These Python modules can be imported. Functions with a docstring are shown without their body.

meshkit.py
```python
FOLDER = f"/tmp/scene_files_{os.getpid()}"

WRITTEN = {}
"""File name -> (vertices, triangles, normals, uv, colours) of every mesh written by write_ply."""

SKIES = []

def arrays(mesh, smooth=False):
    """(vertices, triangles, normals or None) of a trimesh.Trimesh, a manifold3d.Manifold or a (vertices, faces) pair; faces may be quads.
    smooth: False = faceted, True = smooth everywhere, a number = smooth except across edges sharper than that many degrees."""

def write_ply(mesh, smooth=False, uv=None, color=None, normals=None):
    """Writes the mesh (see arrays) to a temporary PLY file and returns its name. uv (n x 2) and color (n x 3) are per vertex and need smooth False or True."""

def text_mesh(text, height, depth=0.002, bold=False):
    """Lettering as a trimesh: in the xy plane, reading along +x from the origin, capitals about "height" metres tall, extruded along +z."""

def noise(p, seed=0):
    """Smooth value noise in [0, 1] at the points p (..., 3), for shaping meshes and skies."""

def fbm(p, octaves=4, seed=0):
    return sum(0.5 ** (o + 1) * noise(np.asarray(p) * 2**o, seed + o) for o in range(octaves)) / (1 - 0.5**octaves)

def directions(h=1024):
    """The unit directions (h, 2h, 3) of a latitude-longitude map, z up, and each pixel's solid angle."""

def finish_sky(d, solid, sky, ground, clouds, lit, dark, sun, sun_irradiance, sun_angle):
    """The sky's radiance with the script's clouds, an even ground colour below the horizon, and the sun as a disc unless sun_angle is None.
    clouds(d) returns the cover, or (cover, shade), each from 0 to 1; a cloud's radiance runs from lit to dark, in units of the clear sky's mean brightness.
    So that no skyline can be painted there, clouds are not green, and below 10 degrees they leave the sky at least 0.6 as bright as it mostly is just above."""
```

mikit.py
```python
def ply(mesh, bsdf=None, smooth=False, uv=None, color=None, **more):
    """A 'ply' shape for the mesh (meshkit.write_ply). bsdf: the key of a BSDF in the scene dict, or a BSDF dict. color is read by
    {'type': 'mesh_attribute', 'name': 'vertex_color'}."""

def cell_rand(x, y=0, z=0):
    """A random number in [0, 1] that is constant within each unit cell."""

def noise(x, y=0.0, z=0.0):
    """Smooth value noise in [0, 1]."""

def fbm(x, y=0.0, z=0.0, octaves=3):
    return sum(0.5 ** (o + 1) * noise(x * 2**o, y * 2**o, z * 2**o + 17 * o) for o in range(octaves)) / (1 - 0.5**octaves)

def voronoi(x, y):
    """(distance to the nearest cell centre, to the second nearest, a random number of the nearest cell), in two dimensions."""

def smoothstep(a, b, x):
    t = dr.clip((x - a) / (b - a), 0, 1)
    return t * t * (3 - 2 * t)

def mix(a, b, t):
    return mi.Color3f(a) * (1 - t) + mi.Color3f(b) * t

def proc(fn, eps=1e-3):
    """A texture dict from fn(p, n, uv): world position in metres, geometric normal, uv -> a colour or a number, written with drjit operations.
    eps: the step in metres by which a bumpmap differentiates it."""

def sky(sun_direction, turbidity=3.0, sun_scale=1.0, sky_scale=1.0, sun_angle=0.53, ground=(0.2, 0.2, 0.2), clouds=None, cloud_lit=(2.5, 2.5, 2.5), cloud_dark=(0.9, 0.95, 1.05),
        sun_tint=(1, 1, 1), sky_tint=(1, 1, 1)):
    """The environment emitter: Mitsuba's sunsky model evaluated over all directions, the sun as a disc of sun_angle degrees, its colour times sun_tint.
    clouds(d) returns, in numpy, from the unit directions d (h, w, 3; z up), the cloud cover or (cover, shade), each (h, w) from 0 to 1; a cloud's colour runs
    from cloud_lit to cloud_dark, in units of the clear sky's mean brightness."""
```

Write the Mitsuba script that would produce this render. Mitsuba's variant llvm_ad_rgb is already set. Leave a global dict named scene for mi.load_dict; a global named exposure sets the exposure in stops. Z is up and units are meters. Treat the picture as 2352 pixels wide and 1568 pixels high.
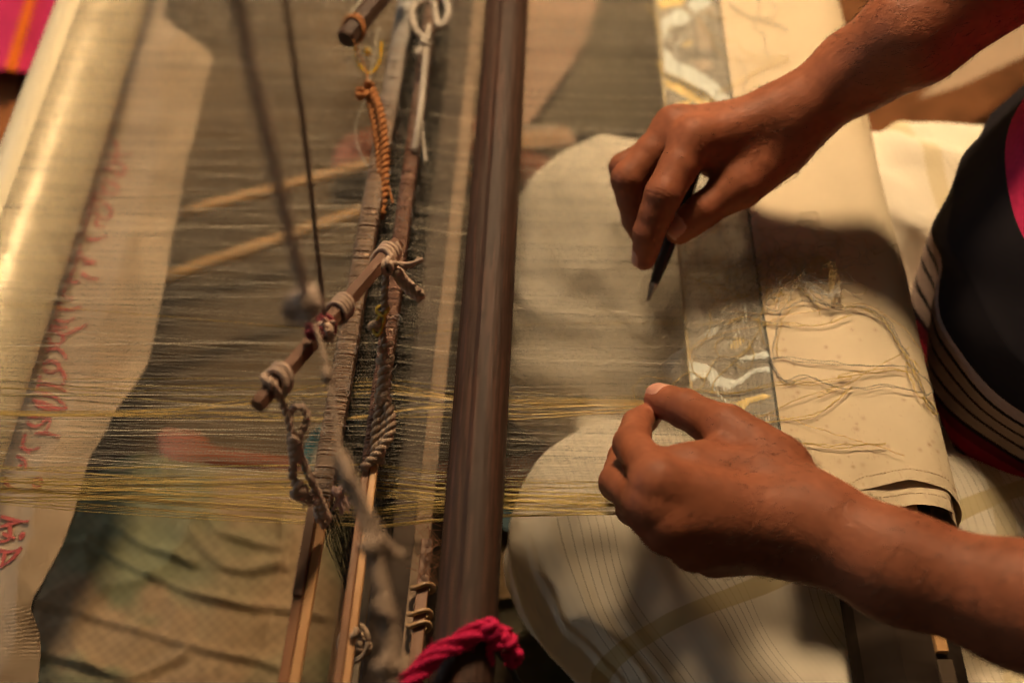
import math
import numpy as np
import trimesh
import drjit as dr
import mitsuba as mi
import mikit
import meshkit
from scipy.interpolate import CubicSpline

scene, labels = {}, {}
# ------------------------------------------------------------------ camera
PITCH, YAW = math.radians(54.0), math.radians(0.8)
FPX = 2641.0                                   # focal length for a picture 2352 units wide (picture units used by at())
FWD = np.array([-math.sin(YAW) * math.cos(PITCH), math.cos(YAW) * math.cos(PITCH), -math.sin(PITCH)])
RGT = np.array([math.cos(YAW), math.sin(YAW), 0.0])
UPV = np.cross(RGT, FWD)
EYE = -0.73 * FWD
FOCUS = 0.665
T = mi.ScalarTransform4f
scene['camera'] = {'type': 'thinlens', 'fov': math.degrees(2 * math.atan(1176 / FPX)), 'fov_axis': 'x', 'aperture_radius': 0.0062, 'focus_distance': FOCUS,
                   'near_clip': 0.02, 'far_clip': 30.0,
                   'to_world': T().look_at(origin=EYE.tolist(), target=(EYE + FWD).tolist(), up=UPV.tolist())}
exposure = 1.0


def at(x, y, z):
    """The world point at height z that a picture position shows (loom plane z = 0)."""
    d = FWD + RGT * ((x - 1176) / FPX) - UPV * ((y - 784) / FPX)
    return EYE + d * ((z - EYE[2]) / d[2])


def path(*pts):
    return np.array([at(*p) for p in pts])


# ------------------------------------------------------------------ lights: a warm bulb over the far side of the loom, a cool tube far left, dim room
LAMP = np.array([0.03, 0.74, 0.95])


def emitter(rgb):
    return {'type': 'area', 'radiance': {'type': 'rgb', 'value': [float(c) for c in rgb]}}


WARM = np.array([1.0, 0.72, 0.425])
bulb = trimesh.creation.icosphere(3, 0.115)
bulb.apply_translation(LAMP)
scene['ceiling_lamp'] = mikit.ply(bulb, None, True, emitter=emitter(WARM * 80))
labels['ceiling_lamp'] = {'label': 'warm round bulb hanging above the far side of the loom', 'category': 'lamp'}
neon = trimesh.creation.cylinder(0.02, segment=[[-1.5, -0.2, 0.55], [-1.5, 1.0, 0.55]], sections=16)
scene['tube_lamp'] = mikit.ply(neon, None, False, emitter=emitter(np.array([0.75, 0.9, 1.0]) * 13))
labels['tube_lamp'] = {'label': 'cool white tube lamp beyond the warp beam', 'category': 'lamp'}
scene['room_light'] = {'type': 'constant', 'radiance': {'type': 'rgb', 'value': (0.024 * np.array([1.0, 0.74, 0.5])).tolist()}}


# ------------------------------------------------------------------ helpers
def nz(p, s, octv=3, seed=0):
    return meshkit.fbm(np.asarray(p) * s, octv, seed)


def add(key, mesh, bsdf, smooth=False, uv=None, color=None, label=None, category=None, group=None, kind=None):
    scene[key] = mikit.ply(mesh, bsdf, smooth, uv, color)
    tag(key, label, category, group, kind)
    return key


def tag(key, label=None, category=None, group=None, kind=None):
    d = {k: v for k, v in (('label', label), ('category', category), ('group', group), ('kind', kind)) if v}
    if d:
        labels[key] = {**labels.get(key, {}), **d}


def numbered(base, i):
    return base if i == 0 else f'{base}_{i:03d}'


def vcol(rough=0.7, spec=0.3, **kw):
    return {'type': 'twosided', 'bsdf': {'type': 'principled', 'base_color': {'type': 'mesh_attribute', 'name': 'vertex_color'}, 'roughness': rough, 'specular': spec, **kw}}


def bumped(b, fn, scale, eps=3e-4):
    return {'type': 'twosided', 'bsdf': {'type': 'bumpmap', 'arbitrary': mikit.proc(fn, eps), 'scale': scale, 'bsdf': b['bsdf'] if b['type'] == 'twosided' else b}}


def rgbmat(rgb, rough=0.6, spec=0.3, **kw):
    return {'type': 'twosided', 'bsdf': {'type': 'principled', 'base_color': {'type': 'rgb', 'value': list(rgb)}, 'roughness': rough, 'specular': spec, **kw}}


def resample(p, n):
    p = np.asarray(p, float)
    if len(p) == 2:
        return p[0] + (p[1] - p[0]) * np.linspace(0, 1, n)[:, None]
    s = np.r_[0, np.cumsum(np.linalg.norm(np.diff(p, axis=0), axis=1))]
    c = CubicSpline(s, p, bc_type='natural')
    return c(np.linspace(0, s[-1], n))


def frames(p):
    t = np.gradient(p, axis=0)
    t /= np.linalg.norm(t, axis=1, keepdims=True) + 1e-12
    a = np.cross(t[0], [0, 0, 1.0] if abs(t[0, 2]) < 0.9 else [1.0, 0, 0])
    A = [a / np.linalg.norm(a)]
    for k in range(1, len(p)):
        v = A[-1] - t[k] * (A[-1] @ t[k])
        A.append(v / (np.linalg.norm(v) + 1e-12))
    A = np.array(A)
    return t, A, np.cross(t, A)


def tube(p, r, sides=8, cap=True, squash=1.0):
    """A polyline with radii as a closed tube (vertices, triangles)."""
    p = np.asarray(p, float)
    n = len(p)
    _, A, B = frames(p)
    ang = np.arange(sides) * 2 * np.pi / sides
    r = np.broadcast_to(r, (n,))
    v = p[:, None] + r[:, None, None] * (np.cos(ang)[None, :, None] * A[:, None] + squash * np.sin(ang)[None, :, None] * B[:, None])
    i, j = np.meshgrid(np.arange(n - 1), np.arange(sides), indexing='ij')
    a, b = i * sides + j, i * sides + (j + 1) % sides
    f = np.concatenate([np.stack([a, b, b + sides], -1).reshape(-1, 3), np.stack([a, b + sides, a + sides], -1).reshape(-1, 3)])
    v = v.reshape(-1, 3)
    if cap:
        v = np.vstack([v, p[:1], p[-1:]])
        k = np.arange(sides)
        f = np.vstack([f, np.stack([(k + 1) % sides, k, k * 0 + n * sides], 1), np.stack([(n - 1) * sides + k, (n - 1) * sides + (k + 1) % sides, k * 0 + n * sides + 1], 1)])
    return v, f


def join(parts):
    V, F, o = [], [], 0
    for v, f in parts:
        V.append(v)
        F.append(f + o)
        o += len(v)
    return np.vstack(V), np.vstack(F)


def twisted(p, r, pitch, strands=3, sides=6, n=None, fuzz=0.0, rng=None, rs=0.62):
    """A rope laid from strands that wind round the path p."""
    L = np.linalg.norm(np.diff(np.asarray(p), axis=0), axis=1).sum()
    n = n or int(max(12, L / (pitch / 9)))
    q = resample(p, n)
    _, A, B = frames(q)
    s = np.linspace(0, L, n)
    out = []
    for k in range(strands):
        a = 2 * np.pi * (s / pitch + k / strands)
        c = q + (r * 0.52) * (np.cos(a)[:, None] * A + np.sin(a)[:, None] * B)
        out.append(tube(c, r * rs, sides))
    if fuzz and rng is not None:
        for _ in range(int(fuzz * L)):
            i = rng.integers(1, n - 1)
            d = rng.normal(size=3)
            d /= np.linalg.norm(d)
            a = q[i] + d * r * 0.9
            b = a + (d + rng.normal(size=3) * 0.7) * r * rng.uniform(0.5, 1.3)
            out.append(tube(np.array([a, (a + b) / 2 + rng.normal(size=3) * r * 0.2, b]), 0.00009, 3, False))
    return join(out)


def grid_mesh(P):
    """(n, m, 3) points as quads split in triangles."""
    n, m = P.shape[:2]
    i, j = np.meshgrid(np.arange(n - 1), np.arange(m - 1), indexing='ij')
    a = (i * m + j).ravel()
    f = np.vstack([np.stack([a, a + m, a + m + 1], 1), np.stack([a, a + m + 1, a + 1], 1)])
    return P.reshape(-1, 3), f


def box_along(a, b, w, h, up=(0, 0, 1), bev=0.12, n=2):
    """A bar from a to b, w wide and h high, with bevelled long edges."""
    a, b = np.asarray(a, float), np.asarray(b, float)
    t = (b - a) / np.linalg.norm(b - a)
    s = np.cross(t, up)
    s /= np.linalg.norm(s)
    u = np.cross(s, t)
    c = min(w, h) * bev
    prof = [(-w / 2 + c, -h / 2), (w / 2 - c, -h / 2), (w / 2, -h / 2 + c), (w / 2, h / 2 - c), (w / 2 - c, h / 2), (-w / 2 + c, h / 2), (-w / 2, h / 2 - c), (-w / 2, -h / 2 + c)]
    return profile_along(resample([a, b], n), s, u, prof)


def profile_along(p, s, u, prof):
    p = np.asarray(p)
    prof = np.asarray(prof)
    k, n = len(prof), len(p)
    s = np.broadcast_to(s, (n, 3))
    u = np.broadcast_to(u, (n, 3))
    v = (p[:, None] + prof[None, :, :1] * s[:, None] + prof[None, :, 1:] * u[:, None]).reshape(-1, 3)
    i, j = np.meshgrid(np.arange(n - 1), np.arange(k), indexing='ij')
    a, b = i * k + j, i * k + (j + 1) % k
    f = np.concatenate([np.stack([a, b + k, b], -1).reshape(-1, 3), np.stack([a, a + k, b + k], -1).reshape(-1, 3)])
    q = np.arange(1, k - 1)
    f = np.vstack([f, np.stack([q * 0, q, q + 1], 1), np.stack([q * 0, q + 1, q], 1) + (n - 1) * k])
    m = trimesh.Trimesh(v, f, process=False)
    m.fix_normals()
    return np.array(m.vertices), np.array(m.faces)


# ------------------------------------------------------------------ implicit bodies
def cone(P, a, b, ra, rb, n=None, s=1.0):
    """Distance to a tapered capsule; s flattens it along the direction n."""
    a, b = np.asarray(a), np.asarray(b)
    ba = b - a
    q = P - a
    t = np.clip(q @ ba / (ba @ ba), 0, 1)
    q = q - t[:, None] * ba
    if n is not None:
        n = np.asarray(n) / np.linalg.norm(n)
        q = q + (q @ n)[:, None] * n * (1 / s - 1)
    return np.linalg.norm(q, axis=1) - (ra + (rb - ra) * t)


def smin(a, b, k):
    h = np.maximum(k - np.abs(a - b), 0) / k
    return np.minimum(a, b) - h * h * k * 0.25


def surface(fn, lo, hi, h, block=12, margin=0.02):
    """The zero surface of fn by surface nets; only blocks near it are evaluated."""
    lo, hi = np.asarray(lo), np.asarray(hi)
    nb = np.ceil((hi - lo) / (h * block)).astype(int)
    n = nb * block + 1
    F = np.full(n, 1.0, np.float32)
    ctr = np.stack(np.meshgrid(*[(np.arange(k) + 0.5) * block * h for k in nb], indexing='ij'), -1).reshape(-1, 3) + lo
    d = fn(ctr)
    r = block * h * 0.87 + margin
    loc = np.stack(np.meshgrid(*[np.arange(block + 1)] * 3, indexing='ij'), -1).reshape(-1, 3)
    idx = np.stack(np.meshgrid(*[np.arange(k) for k in nb], indexing='ij'), -1).reshape(-1, 3)
    for k in np.nonzero(d < -r)[0]:
        i = idx[k] * block
        F[i[0]:i[0] + block + 1, i[1]:i[1] + block + 1, i[2]:i[2] + block + 1] = -1
    near = np.nonzero(np.abs(d) <= r)[0]
    for c in range(0, len(near), 40):
        ks = near[c:c + 40]
        g = (idx[ks][:, None] * block + loc[None]).reshape(-1, 3)
        F[g[:, 0], g[:, 1], g[:, 2]] = fn(g * h + lo)
    S = F < 0
    cs = [S[a:n[0] - 1 + a, b:n[1] - 1 + b, c:n[2] - 1 + c] for a in (0, 1) for b in (0, 1) for c in (0, 1)]
    tot = sum(x.astype(np.int8) for x in cs)
    act = np.argwhere((tot > 0) & (tot < 8))
    cid = np.full(np.array(n) - 1, -1, np.int32)
    cid[tuple(act.T)] = np.arange(len(act))
    corner = np.array([(a, b, c) for a in (0, 1) for b in (0, 1) for c in (0, 1)])
    val = np.stack([F[tuple((act + c).T)] for c in corner], 1)
    acc, cnt = np.zeros((len(act), 3)), np.zeros(len(act))
    for i in range(8):
        for j in range(i + 1, 8):
            if np.abs(corner[i] - corner[j]).sum() == 1:
                m = (val[:, i] < 0) != (val[:, j] < 0)
                t = val[m, i] / (val[m, i] - val[m, j])
                acc[m] += corner[i] + t[:, None] * (corner[j] - corner[i])
                cnt[m] += 1
    V = (act + acc / cnt[:, None]) * h + lo
    quads = []
    for ax in range(3):
        e = np.eye(3, dtype=int)
        sl0 = [slice(1, n[k] - 1) for k in range(3)]
        sl1 = [slice(1, n[k] - 1) for k in range(3)]
        sl0[ax], sl1[ax] = slice(0, n[ax] - 1), slice(1, n[ax])
        a, b = S[tuple(sl0)], S[tuple(sl1)]
        for flip in (0, 1):
            g = np.argwhere((a & ~b) if not flip else (~a & b))
            if not len(g):
                continue
            g = g + np.array([0 if k == ax else 1 for k in range(3)])
            u, w = e[(ax + 1) % 3], e[(ax + 2) % 3]
            q = np.stack([cid[tuple(x.T)] for x in (g - u - w, g - w, g, g - u)], 1)
            quads.append(q if not flip else q[:, ::-1])
    q = np.vstack(quads)
    q = q[(q >= 0).all(1)]
    return V, np.vstack([q[:, [0, 1, 2]], q[:, [0, 2, 3]]])


def relax(V, Fc, it=2, lam=0.5, mu=-0.52):
    """Taubin smoothing."""
    from scipy.sparse import coo_matrix, diags
    e = np.vstack([Fc[:, [0, 1]], Fc[:, [1, 2]], Fc[:, [2, 0]]])
    e = np.vstack([e, e[:, ::-1]])
    A = coo_matrix((np.ones(len(e)), (e[:, 0], e[:, 1])), (len(V), len(V))).tocsr()
    A.data[:] = 1
    A = diags(1 / np.maximum(np.asarray(A.sum(1)).ravel(), 1)) @ A
    for _ in range(it):
        V = V + lam * (A @ V - V)
        V = V + mu * (A @ V - V)
    return V


def normals(V, Fc):
    n = np.zeros_like(V)
    fn = np.cross(V[Fc[:, 1]] - V[Fc[:, 0]], V[Fc[:, 2]] - V[Fc[:, 0]])
    for k in range(3):
        np.add.at(n, Fc[:, k], fn)
    return n / (np.linalg.norm(n, axis=1, keepdims=True) + 1e-20)
# ------------------------------------------------------------------ materials shared by many things
def grain(p, n, uv):
    return mikit.fbm(p.x * 900, p.y * 30, p.z * 900, 3)


def weave(p, n, uv):
    return 0.5 + 0.25 * (dr.sin(p.x * 5200) + dr.sin(p.y * 5200)) + 0.5 * mikit.fbm(p.x * 250, p.y * 250, p.z * 250, 2)


def coarse_weave(p, n, uv):
    return 0.25 * (dr.sin(p.x * 2600) + dr.sin(p.y * 2600)) + mikit.fbm(p.x * 90, p.y * 90, p.z * 90, 3)


def rough_ground(p, n, uv):
    return mikit.fbm(p.x * 60, p.y * 60, p.z * 60, 4)


scene['cloth'] = bumped(vcol(0.85, 0.15, sheen=0.3), weave, 0.00012)
scene['sackcloth'] = bumped(vcol(0.8, 0.2), coarse_weave, 0.0006)
scene['earth'] = bumped(vcol(0.9, 0.1), rough_ground, 0.006, 1e-3)
scene['wood'] = bumped(vcol(0.42, 0.45), grain, 0.0002)
scene['bamboo'] = bumped(vcol(0.38, 0.45), grain, 0.0001)
scene['yarn'] = vcol(0.8, 0.2, sheen=0.4)
scene['thread'] = vcol(0.5, 0.4)
scene['gold_thread'] = vcol(0.3, 0.8, metallic=0.35)
scene['fine_thread'] = vcol(0.55, 0.35)


def tint(V, base, amp=0.15, s=40, seed=0, base2=None, s2=12):
    c = np.tile(np.asarray(base, float), (len(V), 1))
    if base2 is not None:
        t = np.clip((nz(V, s2, 3, seed + 7) - 0.35) / 0.3, 0, 1)[:, None]
        c = c * (1 - t) + np.asarray(base2) * t
    return np.clip(c * (1 - amp + 2 * amp * nz(V, s, 3, seed))[:, None], 0, 1)


def sheet(fx, nx, ny, thick=0.0):
    u, v = np.meshgrid(np.linspace(0, 1, nx), np.linspace(0, 1, ny), indexing='ij')
    return grid_mesh(fx(u, v))


def poly_sheet(pts, z, step, warp=None, edge=0.0):
    """A cloth lying over the outline pts (picture positions on height z), as a triangulated sheet."""
    from shapely import Polygon, contains_xy
    P = np.array([at(x, y, z)[:2] for x, y in pts])
    pg = Polygon(P)
    return flat_sheet(pg, z, step, warp)


def flat_sheet(pg, z, step, warp=None, thick=0.0015):
    from shapely import contains_xy
    from scipy.spatial import Delaunay
    x0, y0, x1, y1 = pg.bounds
    gx, gy = np.meshgrid(np.arange(x0, x1, step), np.arange(y0, y1, step), indexing='ij')
    gx = gx + step * 0.5 * (np.arange(gx.shape[1])[None, :] % 2)
    q = np.stack([gx.ravel(), gy.ravel()], 1)
    q = q[contains_xy(pg.buffer(-step * 0.4), q[:, 0], q[:, 1])]
    L = pg.exterior.length
    b = np.array([pg.exterior.interpolate(s).coords[0] for s in np.linspace(0, L, max(8, int(L / step)), endpoint=False)])
    a = np.vstack([q, b])
    t = Delaunay(a).simplices
    c = a[t].mean(1)
    t = t[contains_xy(pg.buffer(1e-5), c[:, 0], c[:, 1])]
    w = np.cross(a[t[:, 1]] - a[t[:, 0]], a[t[:, 2]] - a[t[:, 0]])
    t[w < 0] = t[w < 0][:, ::-1]
    zz = np.full(len(a), float(z)) + (warp(a) if warp else 0)
    top = np.c_[a, zz]
    low = np.c_[a, zz - thick]
    n, m, k = len(a), len(q), len(b)
    i = m + np.arange(k)
    j = m + (np.arange(k) + 1) % k
    ccw = np.cross(b[1] - b[0], np.array(pg.representative_point().coords[0]) - b[0]) > 0
    side = np.vstack([np.stack([i, i + n, j + n], 1), np.stack([i, j + n, j], 1)])
    return np.vstack([top, low]), np.vstack([t, t[:, ::-1] + n, side])


def ridge(a, line, w, h, sharp=1.0):
    """Height added along a polyline of ground points: a fold."""
    a = np.asarray(a)
    line = np.asarray(line)[:, :2]
    d = np.full(len(a), 9.0)
    tt = np.zeros(len(a))
    for k in range(len(line) - 1):
        s = line[k + 1] - line[k]
        t = np.clip((a[:, :2] - line[k]) @ s / (s @ s), 0, 1)
        e = a[:, :2] - line[k] - t[:, None] * s
        q = np.linalg.norm(e, axis=1)
        m = q < np.abs(d)
        sg = np.sign(s[0] * e[:, 1] - s[1] * e[:, 0])
        d = np.where(m, q * np.where(sg == 0, 1, sg), d)
    return h * np.exp(-np.abs(d / w) ** 1.3)


def step_fold(a, line, w, h):
    """One cloth layer lying over another: a soft step across the line."""
    a = np.asarray(a)
    line = np.asarray(line)[:, :2]
    best = np.full(len(a), 9.0)
    sd = np.zeros(len(a))
    for k in range(len(line) - 1):
        s = line[k + 1] - line[k]
        t = np.clip((a[:, :2] - line[k]) @ s / (s @ s), 0, 1)
        e = a[:, :2] - line[k] - t[:, None] * s
        q = np.linalg.norm(e, axis=1)
        m = q < best
        best = np.where(m, q, best)
        sd = np.where(m, q * np.sign(s[0] * e[:, 1] - s[1] * e[:, 0]), sd)
    return h * np.exp(-np.maximum(sd, 0) / w) * (sd > 0) + 0 * best


rng = np.random.default_rng(7)
FLOOR = -0.29
# ------------------------------------------------------------------ the ground
P = np.stack(np.meshgrid(np.linspace(-2.5, 2.5, 220), np.linspace(-1.6, 3.4, 220), [0.0], indexing='ij'), -1)[:, :, 0]
P[..., 2] = FLOOR - 0.004 + 0.010 * (nz(P, 7, 4) - 0.5)
V, Fc = grid_mesh(P)
add('ground', (V, Fc), 'earth', True, color=tint(V, (0.085, 0.060, 0.037), 0.45, 25, 3, (0.125, 0.083, 0.046), 6))
tag('ground', 'dark brown earth floor under the loom', kind='structure')
# terracotta patch at far left and at the far right
pg = poly_sheet([(-260, 150), (40, 150), (60, 420), (20, 560), (-260, 560)], FLOOR + 0.012, 0.01, lambda a: 0.004 * nz(np.c_[a, a[:, :1]], 60), 0)
add('brick_floor', pg, 'earth', True, color=tint(pg[0], (0.34, 0.12, 0.04), 0.6, 60, 5, (0.20, 0.075, 0.028), 45))
tag('brick_floor', 'rough orange brown brick floor at the left edge', kind='structure')
V, Fc = poly_sheet([(1800, -500), (2900, -500), (3000, 600), (1800, 500)], FLOOR + 0.016, 0.01, lambda a: 0.004 * nz(np.c_[a, a[:, :1]], 60))
add('clay_floor', (V, Fc), 'earth', True, color=tint(V, (0.16, 0.065, 0.026), 0.5, 40, 9))
tag('clay_floor', 'dark reddish clay floor behind the weaver', kind='structure')

# ------------------------------------------------------------------ magenta cloth, far left corner
mz = -0.24
V, Fc = poly_sheet([(-200, -60), (150, -60), (150, 60), (95, 170), (10, 166), (-200, 160)], mz, 0.006, lambda a: 0.006 * nz(np.c_[a, a[:, :1]], 25))
add('folded_cloth', (V, Fc), 'cloth', True, color=tint(V, (0.47, 0.028, 0.10), 0.25, 30, 2))
tag('folded_cloth', 'magenta folded cloth with an orange stripe in the far left corner', 'cloth')
V, Fc = poly_sheet([(74, -40), (94, -40), (38, 167), (14, 166)], mz + 0.0075, 0.006, lambda a: 0.006 * nz(np.c_[a, a[:, :1]], 25))
add('folded_cloth__stripe', (V, Fc), 'cloth', True, color=tint(V, (0.62, 0.12, 0.01), 0.15, 30, 2), label='burnt orange stripe')

# ------------------------------------------------------------------ printed sack under the warp, with red handwriting
sz = -0.085
sack_fold = path((340, 560, sz), (330, 760, sz), (300, 900, sz), (255, 960, sz))
sack_fold2 = path((150, 560, sz), (215, 700, sz), (330, 980, sz))


def sack_warp(a):
    q = np.c_[a, a[:, :1] * 0]
    return 0.012 * (nz(q, 9, 3, 4) - 0.5) + 0.006 * (nz(q, 30, 2, 8) - 0.5) + ridge(a, sack_fold, 0.012, 0.010) + ridge(a, path((120, 1080, sz), (60, 1300, sz), (90, 1450, sz)), 0.009, 0.009)


V, Fc = poly_sheet([(160, -60), (395, -60), (372, 40), (490, 128), (470, 210), (436, 330), (405, 480), (380, 640), (362, 740), (345, 830), (312, 900), (250, 990), (205, 1055),
                    (165, 1180), (110, 1310), (78, 1398), (98, 1462), (82, 1620), (-260, 1620), (-260, 900), (20, 600)], sz, 0.008, sack_warp)
c = tint(V, (0.39, 0.29, 0.195), 0.25, 40, 12, (0.50, 0.385, 0.265), 18)
add('plastic_sack', (V, Fc), 'sackcloth', True, color=c)
tag('plastic_sack', 'worn pale woven plastic sack with red handwriting lying beside the gold warp beam', 'sack')
# stitched seam along its left
o = []
for k, t in enumerate(np.linspace(0, 1, 46)):
    a = np.array([275, 225]) * (1 - t) + np.array([62, 860]) * t
    b = a + np.array([9 - 3 * (k % 2), 11])
    p0, p1 = at(a[0], a[1], sz), at(b[0], b[1], sz)
    hz = sack_warp(np.array([p0[:2], p1[:2]]))
    p0[2] += hz[0] + 0.003
    p1[2] += hz[1] + 0.003
    o.append(tube(np.array([p0, (p0 + p1) / 2 + [0, 0, 0.002], p1]), 0.0022, 5))
V, Fc = join(o)
add('plastic_sack__stitching', (V, Fc), 'yarn', True, color=tint(V, (0.52, 0.30, 0.15), 0.2), label='rusty orange stitching along the seam')
# handwriting: strokes of a marker, as flat ribbons on the sack (picture positions on the sack)
STROKES = [
    [(262, 322), (268, 345), (262, 362)], [(232, 352), (285, 354)], [(296, 352), (302, 354)], [(240, 372), (280, 374), (283, 395), (262, 402)], [(236, 384), (276, 392)], [(232, 412), (262, 420), (270, 440), (252, 448)], [(234, 424), (246, 446)],
    [(205, 440), (240, 443)], [(196, 456), (238, 458)], [(215, 446), (208, 498)], [(236, 466), (252, 476), (246, 500), (222, 492), (226, 470)], [(206, 470), (196, 520), (188, 540)], [(222, 500), (226, 520), (240, 518)], [(195, 545), (218, 548), (245, 540)], [(182, 560), (190, 590), (214, 596)],
    [(178, 575), (172, 612)], [(190, 604), (222, 600)], [(172, 616), (164, 650), (180, 655)], [(188, 625), (206, 640), (226, 642)], [(150, 648), (186, 650)], [(156, 658), (150, 686), (170, 690)], [(140, 700), (130, 730)], [(134, 712), (160, 716), (188, 708)], [(128, 740), (160, 745), (175, 735)],
    [(118, 757), (160, 760)], [(114, 768), (140, 772), (150, 790), (124, 798), (118, 780)], [(150, 778), (192, 758), (205, 752)], [(108, 812), (126, 806), (148, 816), (156, 832)],
    [(102, 842), (112, 836), (140, 850), (122, 862), (104, 852)], [(140, 852), (152, 876), (138, 896), (118, 888)], [(96, 868), (90, 905)], [(92, 886), (120, 890), (156, 905)], [(82, 912), (122, 915), (158, 946)], [(80, 926), (152, 948)], [(86, 936), (110, 945), (158, 947)],
    [(68, 962), (110, 965)], [(66, 975), (92, 985), (118, 968), (112, 995), (84, 1000)], [(96, 1000), (126, 1006), (142, 1012)], [(62, 1000), (56, 1030), (72, 1046)], [(48, 1028), (78, 1038), (96, 1034)], [(40, 1050), (60, 1062), (62, 1086)], [(54, 1068), (44, 1080)],
    [(14, 1100), (20, 1118), (44, 1132)], [(84, 1110), (104, 1116), (102, 1130), (86, 1128), (86, 1112)], [(2, 1186), (34, 1194), (72, 1204)], [(0, 1208), (34, 1200), (50, 1198)], [(20, 1198), (14, 1238), (-4, 1240)], [(4, 1222), (34, 1234)], [(46, 1226), (56, 1230), (50, 1238), (46, 1228)],
    [(-6, 1260), (24, 1266), (54, 1262)], [(54, 1262), (22, 1292), (-2, 1300)], [(10, 1268), (4, 1304)],
]
o = []
for s in STROKES:
    q = resample(path(*[(x, y, sz) for x, y in s]), 12)
    q[:, 2] = sz + sack_warp(q[:, :2]) + 0.0016
    t = np.gradient(q, axis=0)
    sd = np.cross(t, [0, 0, 1.0])
    sd /= np.linalg.norm(sd, axis=1, keepdims=True) + 1e-9
    w = 0.0011 * (1 + 0.25 * np.sin(np.linspace(0, 6, 12)))[:, None]
    v = np.stack([q - sd * w, q + sd * w], 1)
    o.append(grid_mesh(v))
V, Fc = join(o)
add('plastic_sack__handwriting', (V, Fc), rgbmat((0.46, 0.10, 0.085), 0.7), False, label='faded red marker handwriting', kind='stuff')

# ------------------------------------------------------------------ green and brown sacking, near left
gz = -0.205
folds = [[(88, 1386), (180, 1405), (300, 1440), (420, 1475), (560, 1510), (700, 1560)], [(200, 1240), (300, 1300), (420, 1350), (560, 1390), (740, 1420)], [(395, 1150), (420, 1200), (455, 1250), (500, 1295), (560, 1312), (650, 1300)],
         [(250, 1200), (330, 1250), (440, 1290)], [(370, 1060), (385, 1150), (400, 1180)], [(470, 1180), (500, 1220), (560, 1240), (640, 1260)], [(320, 1120), (300, 1060), (330, 1040)], [(100, 1500), (300, 1560), (420, 1500)], [(650, 1100), (655, 1250), (640, 1330)]]
folds = [path(*[(x, y, gz) for x, y in f]) for f in folds]


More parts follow.
